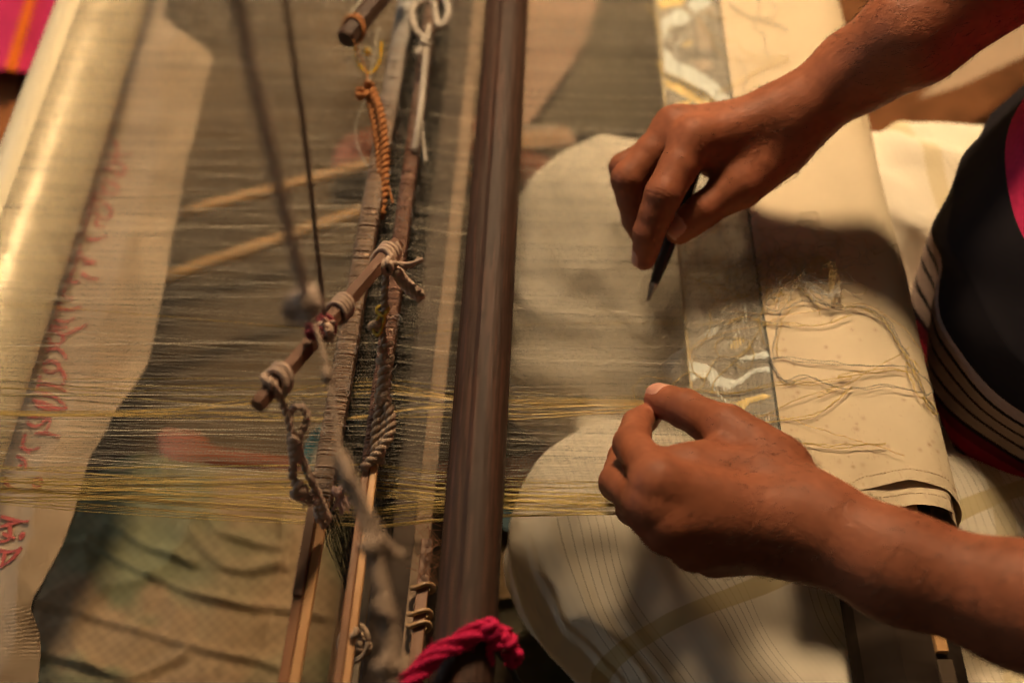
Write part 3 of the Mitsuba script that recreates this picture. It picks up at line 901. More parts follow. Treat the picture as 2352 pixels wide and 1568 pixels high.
# the left hand, pinching a thread
LH = Hand()
LW = at(1862, 1208, .060)
L_thm = [at(1785, 1062, .054), at(1668, 990, .050), at(1572, 938, .038), at(1514, 917, .026)]
L_idx = [at(1512, 1112, .080), at(1452, 1020, .051), at(1464, 974, .028), at(1495, 951, .016)]
L_mid = [at(1496, 1165, .074), at(1418, 1108, .036), at(1432, 1050, .016), at(1464, 1010, .010)]
L_rng = [at(1536, 1214, .070), at(1455, 1166, .028), at(1455, 1100, .010), at(1485, 1050, .009)]
L_lit = [at(1596, 1256, .058), at(1516, 1210, .020), at(1506, 1150, .009), at(1526, 1110, .009)]
larm1, larm2, larm3 = at(2060, 1300, .070), at(2352, 1390, .085), at(2760, 1500, .12)
LH.palm = [
    (LW, L_idx[0], 17 * mm, 13 * mm, 1 * mm),
    (LW, L_mid[0], 17 * mm, 12.5 * mm, 10 * mm),
    (LW, L_rng[0], 17 * mm, 12 * mm, 10 * mm),
    (LW, L_lit[0], 17 * mm, 11.5 * mm, 10 * mm),
    (at(1840, 1236, .046), at(1640, 1270, .038), 16 * mm, 13 * mm, 12 * mm),
    (L_thm[0] * .8 + LW * .2, L_thm[1], 15.5 * mm, 12.5 * mm, 14 * mm),
    (at(1735, 1090, .060), at(1600, 1072, .068), 15 * mm, 10 * mm, 12 * mm),
    (at(1640, 1035, .058), at(1560, 1055, .066), 7 * mm, 8 * mm, 10 * mm),
    (LW, larm1, 24.5 * mm, 24.5 * mm, (0.0, -0.5, 1.0), 0.85, 20 * mm),
    (larm1, larm2, 24.5 * mm, 28 * mm, (0.0, -0.3, 1.0), 0.92, 16 * mm),
    (larm2, larm3, 28 * mm, 38 * mm, 12 * mm),
]
finger(LH, L_idx, [12.5 * mm, 10.4 * mm, 8.8 * mm, 7.2 * mm])
finger(LH, L_mid, [12.0 * mm, 10.0 * mm, 8.8 * mm, 7.2 * mm])
finger(LH, L_rng, [11.0 * mm, 9.6 * mm, 8.4 * mm, 7.0 * mm])
finger(LH, L_lit, [10.0 * mm, 8.6 * mm, 7.4 * mm, 6.2 * mm])
finger(LH, L_thm, [15 * mm, 12.4 * mm, 11.2 * mm, 9.0 * mm], 10 * mm, 0.97)


def hand_mesh(h, pts, pad=0.045, res=1.3 * mm):
    A = np.array(pts)
    V, Fc = surface(h, A.min(0) - pad, A.max(0) + pad, res)
    return relax(V, Fc, 3), Fc


RV, RF = hand_mesh(RH, R_idx + R_mid + R_rng + R_lit + R_thm + [W, arm1, arm2, arm3])
LV, LF = hand_mesh(LH, L_idx + L_mid + L_rng + L_lit + L_thm + [LW, larm1, larm2, larm3])


# the rest of the body, mostly outside the picture or under the clothes
HIP, CHEST, NECK = np.array([0.43, 0.03, -0.17]), np.array([0.51, 0.045, 0.22]), np.array([0.58, 0.045, 0.36])
K1, K2 = np.array([0.090, 0.172, -0.125]), np.array([0.092, -0.078, -0.140])
TOE1, HEEL1 = at(778, 360, -.255), at(1010, 315, -.262)
TOE2, HEEL2 = at(384, 1040, -.25), at(800, 1092, -.27)


def body(P):
    parts = [(HIP + [0, .08, 0], K1, .085, .058), (HIP + [0, -.08, 0], K2, .085, .056), (K1, at(1340, 480, -.19), .045, .03), (K2, at(1310, 1090, -.205), .045, .03),
             (at(1340, 480, -.19), HEEL1 + [.03, 0, .0], .024, .022), (at(1310, 1090, -.205), HEEL2 + [.03, 0, .0], .018, .008),
             (HEEL1, TOE1 + (HEEL1 - TOE1) * .3, .028, .022), (HEEL2, TOE2 + (HEEL2 - TOE2) * .12, .008, .012),
             (HIP, CHEST, .105, .10), (CHEST, NECK, .09, .048), (CHEST + [0, .12, .06], CHEST + [0, -.12, .06], .06, .06),
             (CHEST + [0, .15, .07], arm3, .048, .042), (CHEST + [0, -.15, .07], larm3, .048, .042)]
    d = None
    for a, b, ra, rb in parts:
        e = cone(P, np.asarray(a), np.asarray(b), ra, rb)
        d = e if d is None else smin(d, e, 0.014)
    for toe, heel, sgn in ((TOE1, HEEL1, 1), (TOE2, HEEL2, -1)):
        f = (toe - heel) / np.linalg.norm(toe - heel)
        s = np.cross(f, [0, 0, 1.0]) * sgn
        for k, (off, ln, r) in enumerate(((-.014, .010, .0095), (-.002, .008, .007), (.007, .003, .0068), (.015, -.004, .0064), (.022, -.011, .006))):
            a = toe - f * 0.022 + s * off
            d = smin(d, cone(P, a, a + f * (0.016 + ln), r, r * 0.95), 0.006)
    return d


QV, QF = surface(body, (-0.40, -0.32, -0.31), (0.72, 0.50, 0.42), 0.0065, margin=0.04)
QV = relax(QV, QF, 2)
BV, BF = join([(RV, RF), (LV, LF), (QV, QF)])
nh = len(RV) + len(LV)


def creases(p, n, uv):
    """Fine skin relief and the folds over the finger joints."""
    h = 0.45 * mikit.fbm(p.x * 1300, p.y * 1300, p.z * 1300, 2) + 0.6 * mikit.fbm(p.x * 330, p.y * 330, p.z * 330, 2)
    for J, d, offs, rad, amp in CREASE:
        q = mi.Point3f(p) - mi.Point3f(*[float(c) for c in J])
        u = q.x * float(d[0]) + q.y * float(d[1]) + q.z * float(d[2])
        m = dr.exp(-dr.squared_norm(q) / float(rad * rad))
        wob = (mikit.noise(p.x * 420, p.y * 420, p.z * 420) - 0.5) * 0.0022
        for o_ in offs:
            h = h - amp * m * dr.exp(-dr.square((u + wob - o_) / 0.00055))
    return h


def unit(v):
    return np.asarray(v) / np.linalg.norm(v)


CREASE = []
for J, r_, offs, amp in ((R_idx, 10, (-.0035, -.0012, .0012, .004), 1.5), (R_mid, 10, (-.003, 0.0, .003), 1.0), (R_thm, 11, (-.004, -.0015, .001, .0045), 1.4), (L_idx, 9, (-.002, .0015), 0.8), (L_thm, 11, (-.004, -.001, .002, .005), 0.9)):
    k = 2 if J is R_thm or J is L_thm else 1
    CREASE.append((J[k], unit(J[k + 1] - J[k - 1]), offs, r_ * mm, amp))
CREASE.append((R_idx[2], unit(R_idx[3] - R_idx[1]), (-.001, .0015), 8 * mm, 0.9))
CREASE.append((R_idx[0] + [.008, -.012, .002], unit(R_idx[1] - R_idx[0]), (0.0, .003), 10 * mm, 1.0))

scene['skin'] = bumped(vcol(0.50, 0.15), creases, 0.0006, 2.5e-4)
warm = np.clip((nz(BV, 45, 3, 2) - 0.35) / 0.35, 0, 1)[:, None]
skin = np.array([0.215, 0.070, 0.034]) * (1 - warm) + np.array([0.265, 0.090, 0.046]) * warm
skin = skin * (0.82 + 0.36 * nz(BV, 330, 3, 6))[:, None]
# redder, lighter fingertips; browner knuckles
for J in (R_idx, R_mid, R_thm, L_idx, L_mid, L_thm):
    t = np.exp(-(np.linalg.norm(BV - J[-1], axis=1) / 0.011) ** 2)[:, None]
    skin = skin * (1 - 0.6 * t) + np.array([0.42, 0.13, 0.075]) * 0.6 * t
    for q in J[1:-1]:
        t = np.exp(-(np.linalg.norm(BV - q, axis=1) / 0.010) ** 2)[:, None]
        skin = skin * (1 - 0.25 * t) + np.array([0.16, 0.048, 0.024]) * 0.25 * t
feet = ((BV[:, 0] < 0.0) & (np.arange(len(BV)) >= nh))[:, None]
toes = np.exp(-(np.minimum(np.linalg.norm(BV - TOE1, axis=1), np.linalg.norm(BV - TOE2, axis=1)) / 0.022) ** 2)[:, None]
skin = np.where(feet, skin * (1 - toes) + np.array([0.36, 0.15, 0.115]) * toes, skin)
add('person__body', (BV, BF), 'skin', True, color=np.clip(skin, 0, 1))
BN = normals(BV, BF)

# nails
scene['nail'] = {'type': 'twosided', 'bsdf': {'type': 'principled', 'base_color': {'type': 'mesh_attribute', 'name': 'vertex_color'}, 'roughness': 0.30, 'specular': 0.5, 'clearcoat': 0.3}}


def nail(key, h, chain_i, tip, prev, dorsal, half_w, length, r, lift=0.0):
    """A curved plate lying on the back of a finger's end; its height follows the finger's surface."""
    d = unit(tip - prev)
    up = unit(np.asarray(dorsal) - d * (np.asarray(dorsal) @ d))
    s = np.cross(d, up)
    nu, nv = 13, 13
    U, Vv = np.meshgrid(np.linspace(-1, 1, nu), np.linspace(0, 1, nv), indexing='ij')
    wid = half_w * (0.86 + 0.16 * np.sin(np.pi * np.clip(Vv * 0.8 + 0.15, 0, 1)))
    y0 = -length + r * 0.75
    lenv = y0 + length * (Vv * (1 - 0.10 * U ** 2 * (Vv > 0.5)) + 0.06 * U ** 2 * (Vv < 0.3))
    chain = h.fingers[chain_i][0]

    def h(P_):
        f_ = None
        for a_ in chain:
            e_ = cone(P_, *a_)
            f_ = e_ if f_ is None else smin(f_, e_, 2.5 * mm)
        return f_

    base = tip + s * (U * wid)[..., None] + d * lenv[..., None]
    # march from outside along -up onto the skin
    q = base + up * 0.022
    for _ in range(26):
        q = q - up * np.maximum(h(q.reshape(-1, 3)).reshape(nu, nv, 1) * 0.8, -0.002)
    q0 = q.reshape(-1, 3)
    fit = np.polyfit(U.ravel(), (q0 - tip) @ up, 2)
    hh = np.minimum((q0 - tip) @ up, 9)
    rim = np.maximum(np.abs(U), np.abs(2 * Vv - 1)) > 0.99
    top = q + up * (0.0006 + 0.0004 * Vv[..., None] + lift) * np.where(rim, 0.1, 1)[..., None]
    low = q - up * 0.0008
    n = nu * nv
    g = grid_mesh(top)
    g2 = grid_mesh(low)
    Vn = np.vstack([g[0], g2[0]])
    Fn = np.vstack([g[1], g2[1][:, ::-1] + n])
    lun = np.exp(-((Vv - 0.05) / 0.14) ** 2).ravel()[:, None]
    tipw = np.clip((Vv - 0.90) / 0.08, 0, 1).ravel()[:, None]
    c = np.array([0.50, 0.235, 0.165]) * np.ones((n, 3))
    c = c * (1 - 0.35 * lun) + np.array([0.62, 0.38, 0.30]) * 0.35 * lun
    c = c * (1 - 0.6 * tipw) + np.array([0.66, 0.50, 0.38]) * 0.6 * tipw
    add(key, (Vn, Fn), 'nail', True, color=np.vstack([c, c]))


nail('person__nail', RH, 4, R_thm[3], R_thm[2], (-0.10, -0.10, 1.0), 7.2 * mm, 13.5 * mm, 9.4 * mm)
nail('person__nail_001', RH, 0, R_idx[3], R_idx[2], (-1.0, -0.10, 0.42), 4.6 * mm, 11.5 * mm, 7.2 * mm)
nail('person__nail_002', LH, 4, L_thm[3], L_thm[2], (-0.1, 0.55, 1.0), 6.8 * mm, 14 * mm, 9.0 * mm)

# arm hair
hr = np.random.default_rng(5)
armdist = np.minimum(np.linalg.norm(BV - W, axis=1), np.linalg.norm(BV - LW, axis=1))
onarm = ((BV[:, 0] > 0.09) & (np.arange(len(BV)) < nh) & (BV[:, 0] < 0.42))
cand = np.nonzero(onarm & (BN[:, 2] > -0.5))[0]
o = []
for i in hr.choice(cand, 4600):
    left = i >= len(RV)
    ax_ = unit(larm2 - LW) if left else unit(arm2 - W)
    hx = unit(-ax_ * 0.7 + np.cross(ax_, BN[i]) * (0.9 if left else -0.5) + hr.normal(size=3) * 0.25)
    hx = hx - BN[i] * (hx @ BN[i])
    dens = 0.15 if ((np.linalg.norm(BV[i] - (LW if left else W)) > 0.05) == ((BV[i] - (LW if left else W)) @ ax_ < 0)) else 1.0
    if hr.uniform() > dens:
        continue
    L = hr.uniform(0.004, 0.009)
    p0 = BV[i] - BN[i] * 0.0003
    o.append(tube(np.array([p0, p0 + hx * L * 0.5 + BN[i] * L * 0.22, p0 + hx * L + BN[i] * L * 0.20]), [0.0001, 0.00008, 0.00002], 3, False))
V, Fc = join(o)
scene['person__arm_hair'] = mikit.ply((V, Fc), 'fine_thread', True, color=np.tile([0.035, 0.018, 0.012], (len(V), 1)))
tag('person__arm_hair', kind='stuff')

# ------------------------------------------------------------------ striped shirt
SC = np.array([0.410, 0.044])
nu, nv = 220, 260
U, Vv = np.meshgrid(np.linspace(0, 2 * np.pi, nu), np.linspace(0, 1, nv), indexing='ij')
Z = -0.085 + 0.50 * Vv
sx = 0.122 + 0.012 * np.sin(np.pi * np.clip((Z + 0.085) / 0.35, 0, 1)) - 0.05 * np.clip((Z - 0.22) / 0.2, 0, 1) ** 2
sy = 0.134 + 0.035 * np.clip((Z + 0.03) / 0.2, 0, 1) - 0.06 * np.clip((Z - 0.25) / 0.2, 0, 1) ** 2
leanx = 0.60 * np.clip(Z - 0.05, 0, 1)
fold = 0.007 * np.sin(U * 9 + 3 * nz(np.stack([U, Z * 8, U * 0], -1), 1.2, 2, 3) * 4) * np.clip((0.14 - Z) / 0.2, 0, 1)
sag = -0.012 * np.cos(U - 3.6)
X = SC[0] + (sx + fold) * np.cos(U) + leanx
Y = SC[1] + (sy + fold) * np.sin(U)
Pz = Z + sag * (1 - Vv)
V, Fc = grid_mesh(np.stack([X, Y, Pz], -1))
zz = (Z + 0.085).ravel()
STRIPES = [(0.0, (0.010, 0.011, 0.018)), (0.024, (0.36, 0.022, 0.045)), (0.033, (0.14, 0.012, 0.022)), (0.040, (0.014, 0.010, 0.014)), (0.0435, (0.33, 0.25, 0.22)), (0.0525, (0.008, 0.007, 0.008)), (0.0555, (0.33, 0.25, 0.22)), (0.0665, (0.008, 0.007, 0.008)),
           (0.0695, (0.33, 0.25, 0.22)), (0.0795, (0.008, 0.007, 0.008)), (0.0830, (0.33, 0.25, 0.22)), (0.094, (0.010, 0.008, 0.010)), (0.174, (0.42, 0.02, 0.075))]


def stripes(p, n, uv):
    z = uv.y
    c = mi.Color3f(*STRIPES[0][1])
    for z0, col in STRIPES[1:]:
        c = mikit.mix(c, col, mikit.smoothstep(z0 - 0.0004, z0 + 0.0004, z))
    return c * (0.9 + 0.2 * mikit.noise(p.x * 400, p.y * 400, p.z * 400))


scene['shirt_fabric'] = bumped({'type': 'principled', 'base_color': mikit.proc(stripes), 'roughness': 0.85, 'specular': 0.12}, weave, 0.0002)
add('person__shirt', (V, Fc), 'shirt_fabric', True, uv=np.stack([U.ravel(), zz], 1), label='black shirt with red and pale striped hem')

# ------------------------------------------------------------------ cream lungi over thighs and knees
def lungi(P):
    parts = [((0.080, 0.172, -0.118), (0.47, 0.19, -0.165), .090, .125), ((0.088, -0.078, -0.130), (0.27, -0.315, -0.160), .076, .074), ((0.27, -0.315, -0.16), (0.46, -0.16, -0.18), .074, .11),
             ((0.088, -0.078, -0.130), (0.46, -0.08, -0.18), .074, .11), ((0.045, 0.090, -0.150), (0.46, 0.03, -0.19), .060, .10)]
    d = None
    for a, b, ra, rb in parts:
        e = cone(P, np.asarray(a), np.asarray(b), ra, rb)
        d = e if d is None else smin(d, e, 0.045)
    x, y, z = P[:, 0], P[:, 1], P[:, 2]
    w = (nz(P * [5, 16, 6], 1, 3, 2) - 0.5) * 0.009
    w2 = 0.0035 * np.sin(140 * (y + 0.35 * x) + 8 * nz(P, 9, 2, 4)) * np.clip(0.5 - nz(P, 7, 2, 9), 0, .3) / .3
    w2 = w2 - 0.007 * (1 - np.abs(2 * nz(P * [1.0, 0.5, 1.0] + P[:, [1, 0, 2]] * [0, .4, 0], 9, 2, 31) - 1)) ** 5 - 0.0025 * (1 - np.abs(2 * nz(P, 22, 2, 35) - 1)) ** 4
    w2 = w2 + 0.006 * np.sin(75 * (0.75 * x + y) + 5 * nz(P, 8, 2, 41)) * np.clip((x - 0.255) / 0.03, 0, 1) * np.clip((y - 0.02) / 0.05, 0, 1)
    # a gathered roll of cloth below the woven band
    e = cone(P, np.array([0.112, 0.000, -0.038]), np.array([0.165, 0.036, -0.036]), .016, .018)
    d = smin(d + w + w2, e, 0.02)
    return np.maximum(d, -(z + 0.285))


V, Fc = surface(lungi, (-0.03, -0.38, -0.29), (0.62, 0.40, -0.02), 0.0045, margin=0.05)
V = relax(V, Fc, 2)


def lungi_color(p, n, uv):
    """Cream cotton with fine green brown lines and an ochre band, woven in."""
    wob = (mikit.fbm(p.x * 9, p.y * 9, p.z * 9, 2) - 0.5) * 0.07
    a = p.x + 0.33 * p.y + wob * 0.8
    b = (p.x * 0.93 - p.y * 0.36 + wob * 0.6)
    pa = a / 0.0050
    fa = dr.abs(pa - dr.floor(pa) - 0.5) * 0.0050
    grp = mikit.smoothstep(0.40, 0.5, mikit.noise(dr.floor(pa / 7.0) * 3.7 + 0.5, 2.5, 0.5))
    line = (1 - mikit.smoothstep(0.00022, 0.00050, fa)) * 0.40 * grp
    fb = dr.abs(b - 0.012)
    near = 1 - mikit.smoothstep(-0.10, -0.06, p.y)
    band = (1 - mikit.smoothstep(0.0055, 0.0066, dr.abs(p.y + 0.163 - 0.42 * (p.x - 0.09) + wob * 0.3))) * 0.75
    band2 = (1 - mikit.smoothstep(0.006, 0.007, dr.abs(p.x - 0.315 + wob * 0.3))) * 0.5
    fine = 0.06 * (dr.sin(a * 1400) * 0.5 + 0.5)
    c = mikit.mix((0.72, 0.64, 0.50), (0.78, 0.70, 0.56), mikit.fbm(p.x * 25, p.y * 25, p.z * 25, 2))
    c = c * (1 - fine * 0.25)
    c = mikit.mix(c, (0.20, 0.17, 0.08), line)
    c = mikit.mix(c, (0.54, 0.43, 0.20), dr.maximum(band, band2))
    return c


scene['lungi_fabric'] = bumped({'type': 'principled', 'base_color': mikit.proc(lungi_color), 'roughness': 0.85, 'specular': 0.15, 'sheen': 0.3}, weave, 0.00010)
add('person__wrap_cloth', (V, Fc), 'lungi_fabric', True, label='cream striped lower wrap over thighs and knees')
tag('person', 'seated weaver in a striped dark shirt and cream wrap working the threads with both hands', 'person')
# ------------------------------------------------------------------ the warp
wr = np.random.default_rng(12)
FELL, ROLL = 0.111, -0.335


def ribbons(paths, rad, sides=3):
    """Many thin threads as one mesh: paths (n, k, 3), radius per thread. Threads run about along x."""
    p = np.asarray(paths)
    n, k = p.shape[:2]
    a = np.arange(sides) * 2 * np.pi / sides + 0.5
    off = np.stack([np.zeros(sides), np.cos(a), np.sin(a)], 1)
    r = np.broadcast_to(np.asarray(rad).reshape(-1, 1) if np.ndim(rad) else rad, (n, k)) if np.ndim(rad) < 2 else rad
    v = p[:, :, None] + r[:, :, None, None] * off[None, None]
    base = (np.arange(n) * k * sides)[:, None, None] + (np.arange(k - 1) * sides)[None, :, None]
    j = np.arange(sides)[None, None]
    a0, b0 = base + j, base + (j + 1) % sides
    f = np.stack([np.stack([a0, b0, b0 + sides], -1), np.stack([a0, b0 + sides, a0 + sides], -1)], -2).reshape(-1, 3)
    return v.reshape(-1, 3), f


def warp_paths(ys, shed=0.018, xr=FELL + 0.054, jit=1.0):
    xs = np.array([-0.347, -0.330, -0.30, -0.24, -0.17, -0.10, -0.078, -0.045, 0.0, 0.05, 0.09, FELL, 0.14, xr])
    n = len(ys)
    up = np.where(np.arange(n) % 2 == 0, 1.0, -1.0)
    zz = np.interp(xs, [-0.347, -0.330, -0.30, -0.24, -0.078, -0.02, FELL, xr], [0.0120, 0.0105, 0.009, 0.006, 0.0, 0.0, 0.0, 0.0])
    sh = np.interp(xs, [-0.338, -0.30, -0.078, -0.02, 0.06, FELL, xr], [0, 0.0, 1, 0.30, 0.02, 0, 0])
    P = np.zeros((n, len(xs), 3))
    P[..., 0] = xs
    left = np.clip((-0.05 - xs) / 0.25, 0, 1)
    cl = (nz(np.stack([ys * 190, 0 * ys, 0 * ys], 1), 1, 2, 3) - 0.5) * 0.0034 + (nz(np.stack([ys * 45, 0 * ys, 0 * ys], 1), 1, 2, 8) - 0.5) * 0.004
    bulge = np.sin(np.pi * np.clip((xs + 0.338) / 0.26, 0, 1))
    right = np.sin(np.pi * np.clip((xs + 0.02) / (FELL + 0.02), 0, 1)) * (xs < FELL)
    P[..., 1] = ys[:, None] + cl[:, None] * (bulge + 0.15 * right)[None] * jit + wr.normal(size=(n, 1)) * 0.0007 * jit * bulge[None] + wr.normal(size=(n, 1)) * 0.00018 * right[None]
    P[..., 2] = zz[None] + up[:, None] * sh[None] * shed * wr.uniform(0.75, 1.1, (n, 1)) + wr.normal(size=(n, 1)) * 0.0016 * bulge[None]
    return P


ys = np.arange(-0.108, 0.62, 0.00052)
ys = np.sort(ys + wr.normal(size=len(ys)) * 0.00012)
P = warp_paths(ys)
rad = np.clip(wr.normal(0.000078, 0.00002, len(ys)), 0.00004, 0.00015)
base = np.array([0.255, 0.222, 0.176]) * wr.uniform(0.6, 1.35, (len(ys), 1)) * (0.45 + 1.1 * nz(np.stack([ys * 260, 0 * ys, 0 * ys], 1), 1, 2, 13))[:, None]
pale = wr.uniform(size=len(ys)) < 0.10
base[pale] = np.array([0.62, 0.55, 0.42])
rad[pale] *= 1.9
ink = (~pale) & (wr.uniform(size=len(ys)) < 0.12)
base[ink] = np.array([0.085, 0.080, 0.070])
rad[ink] *= 1.8
V, Fc = ribbons(P, rad)
xs_ = P[0, :, 0]
dark = 1 + 0.0 * np.clip((xs_ + 0.02) / 0.08, 0, 1)
hue = 1 + np.clip((xs_ + 0.02) / 0.08, 0, 1)[:, None] * np.array([-0.03, 0.0, 0.05])
c = np.repeat((base[:, None] * dark[None, :, None] * hue[None]).reshape(-1, 3), 3, 0)
scene['warp__threads'] = mikit.ply((V, Fc), 'fine_thread', True, color=np.clip(c, 0, 1))
tag('warp__threads', kind='stuff')
# gold border at the near selvedge and a few yellow groups
gy = np.sort(np.concatenate([wr.uniform(-0.1215, -0.1085, 36), wr.uniform(-0.112, -0.100, 10), [-0.0405, -0.0412, -0.044, -0.0447, -0.0492, -0.0530, -0.0536, 0.016]]))
P = warp_paths(gy, 0.020, jit=0.3)
# the yellow groups spread on their way to the roller
spread = np.clip((-0.06 - P[..., 0]) / 0.2, 0, 1)
P[..., 1] += spread * wr.normal(size=(len(gy), 1)) * 0.0018
V, Fc = ribbons(P, wr.uniform(0.00014, 0.00024, len(gy)), 4)
gold = np.array([0.60, 0.445, 0.16]) * wr.uniform(0.75, 1.2, (len(gy), 1))
scene['warp__gold_border'] = mikit.ply((V, Fc), 'gold_thread', True, color=np.clip(np.repeat(gold, P.shape[1] * 4, 0), 0, 1))
tag('warp__gold_border', 'shiny gold border threads', kind='stuff')
GROUP = [[(-60, 944), (200, 948), (400, 940), (620, 910), (870, 882), (1010, 900), (1180, 903), (1500, 900), (1620, 902)], [(-60, 948), (300, 950), (560, 930), (880, 898), (1010, 906), (1180, 908), (1500, 905), (1620, 907)],
         [(-60, 950), (300, 954), (560, 955), (760, 966), (1010, 930), (1180, 922), (1500, 908), (1620, 911)], [(-60, 946), (330, 952), (600, 952), (820, 962), (1010, 928), (1180, 934), (1500, 914), (1620, 915)],
         [(-60, 951), (360, 958), (640, 968), (900, 960), (1040, 950), (1180, 946), (1490, 922), (1620, 921)], [(-60, 943), (300, 944), (500, 936), (870, 906), (1180, 914), (1500, 910), (1620, 913)]]
o = []
for i_, g_ in enumerate(GROUP):
    q = resample(path(*[(x, y, 0.011) for x, y in g_]), 60)
    for d_ in (-0.0004, 0.0005):
        q2 = q.copy()
        q2[:, 1] += d_ * np.clip((0.05 - q[:, 0]) * 6, 0.4, 1)
        q2[:, 2] = np.interp(q[:, 0], [-0.34, -0.3, -0.08, 0.0, FELL, 0.2], [0.0125, 0.0105, 0.013, 0.003, 0.0006, 0.0006])
        o.append(tube(q2, 0.00019, 4))
V, Fc = join(o)
scene['warp__gold_group'] = mikit.ply((V, Fc), 'gold_thread', True, color=tint(V, (0.66, 0.48, 0.18), 0.15, 50))
tag('warp__gold_group', 'bundle of yellow threads led to the left thumb', kind='stuff')
tag('warp', 'sheet of fine warp threads stretched from the gold roller through heddles and beater', 'warp threads')

# ------------------------------------------------------------------ the woven band: weft, then inlaid motifs
wx = np.arange(FELL, 0.164, 0.00098)
yy = np.linspace(-0.1175, 0.62, 150)
P = np.zeros((len(wx), len(yy), 3))
P[..., 1] = yy
P[..., 0] = wx[:, None] + 0.00016 * (nz(np.stack(np.meshgrid(wx * 400, yy * 60, [0], indexing='ij'), -1)[:, :, 0], 1, 2, 4) - 0.5) * 2
P[..., 2] = 0.00012


def ribbons_y(paths, rad, sides=3):
    v, f = ribbons(np.asarray(paths)[..., [1, 0, 2]], rad, sides)
    return v[:, [1, 0, 2]], f[:, ::-1]


V, Fc = ribbons_y(P, np.full(len(wx), 0.00025))
c = np.repeat(np.array([0.60, 0.56, 0.46]) * wr.uniform(0.75, 1.2, (len(wx), 1)), len(yy) * 3, 0)
scene['woven_cloth__ground_weft'] = mikit.ply((V, Fc), 'fine_thread', True, color=c)
tag('woven_cloth__ground_weft', kind='stuff')
# a dense edge next to the leader and at the fell
P2 = np.zeros((9, len(yy), 3))
P2[..., 1] = yy
P2[..., 0] = np.array([0.1612, 0.1617, 0.1622, 0.1627, 0.1632, 0.1637, FELL - 0.0005, FELL + 0.0004, FELL + 0.0008])[:, None]
P2[..., 2] = 0.0003
V, Fc = ribbons_y(P2, np.full(9, 0.0002))
k = np.array([[0.07, 0.07, 0.06]] * 6 + [[0.58, 0.45, 0.22]] * 3)
scene['woven_cloth__edge_weft'] = mikit.ply((V, Fc), 'fine_thread', True, color=np.repeat(k, len(yy) * 3, 0))
tag('woven_cloth__edge_weft', 'dark and ochre edge picks', kind='stuff')


def za(pts):
    return [(1464.2 + x * .1758, y * .1758) for x, y in pts]


def zb(pts):
    return [(1492.9 + x * .3295, 516.8 + y * .3295) for x, y in pts]


BLUE, YEL, PINK, OCH, GREY = (0.60, 0.645, 0.60), (0.72, 0.55, 0.20), (0.52, 0.40, 0.28), (0.52, 0.41, 0.22), (0.42, 0.42, 0.36)
MOTIFS = []
VINE = [(x_, y_) for y_ in np.arange(-0.112, 0.36, 0.004) for x_ in [0.137 + 0.014 * math.sin(y_ * 62)]]
for a_ in range(0, len(VINE) - 8, 8):
    seg = VINE[a_:a_ + 8]
    MOTIFS.append(('stem', GREY if a_ % 16 else BLUE, ('w', [(x - 0.0012, y) for x, y in seg] + [(x + 0.0012, y) for x, y in seg[::-1]])))
    x_, y_ = seg[3]
    sd_ = -1 if x_ > 0.137 else 1
    k_ = np.linspace(0, 2 * np.pi, 12, endpoint=False)
    for dx_, dy_, cl_ in ((0.009 * sd_, 0.004, YEL if a_ % 24 == 0 else BLUE), (-0.006 * sd_, 0.013, BLUE if a_ % 24 == 0 else PINK)):
        MOTIFS.append(('leaf', cl_, ('w', [(x_ + dx_ + 0.0052 * math.cos(q_) * (1 + 0.3 * math.sin(2 * q_)), y_ + dy_ + 0.0036 * math.sin(q_) + 0.002 * math.cos(q_)) for q_ in k_])))
MOTIFS += [
    ('leaf', BLUE, za([(340, 250), (520, 120), (640, 150), (700, 240), (620, 330), (480, 340), (430, 400), (300, 290)])),
    ('leaf', BLUE, za([(300, 300), (420, 410), (340, 520)])),
    ('leaf', BLUE, za([(340, 620), (520, 810), (720, 880), (1050, 1100), (1150, 1250), (1310, 1370), (1100, 1390), (900, 1200), (600, 1060), (350, 930)])),
    ('leaf', BLUE, za([(640, 60), (900, -60), (960, 60), (760, 190)])),
    ('petal', PINK, za([(800, 200), (950, 450), (980, 650), (800, 650), (740, 400)])),
    ('petal', PINK, za([(740, 800), (900, 770), (1010, 900), (790, 940)])),
    ('stem', YEL, za([(250, 20), (640, -40), (600, 70), (420, 100), (300, 130)])),
    ('stem', YEL, za([(350, 1050), (560, 1110), (800, 1280), (1120, 1400), (900, 1420), (560, 1240), (370, 1140)])),
    ('stem', YEL, za([(380, 1430), (550, 1340), (720, 1330), (560, 1470)])),
    ('leaf', BLUE, zb([(250, 940), (420, 985), (500, 1060), (600, 1085), (720, 1005), (830, 985), (832, 1030), (740, 1022), (640, 1105), (560, 1140), (450, 1122), (380, 1066), (285, 1085)])),
    ('leaf', BLUE, zb([(600, 930), (820, 880), (830, 922), (640, 962)])),
    ('stem', YEL, zb([(590, 1235), (790, 1178), (845, 1200), (700, 1240), (650, 1292)])),
    ('stem', YEL, zb([(312, 1470), (400, 1490), (380, 1575), (316, 1575)])),
    ('petal', OCH, zb([(215, 285), (300, 240), (420, 230), (560, 195), (500, 300), (420, 330), (330, 310), (245, 350)])),
    ('petal', GREY, zb([(520, 320), (600, 240), (740, 130), (720, 260), (745, 400), (640, 380), (560, 440)])),
    ('leaf', BLUE, za([(300, -200), (700, -320), (1000, -250), (620, -140)])),
    ('stem', YEL, za([(300, -420), (900, -520), (1100, -440), (500, -340)])),
]
from shapely import Polygon, LineString
count = {}
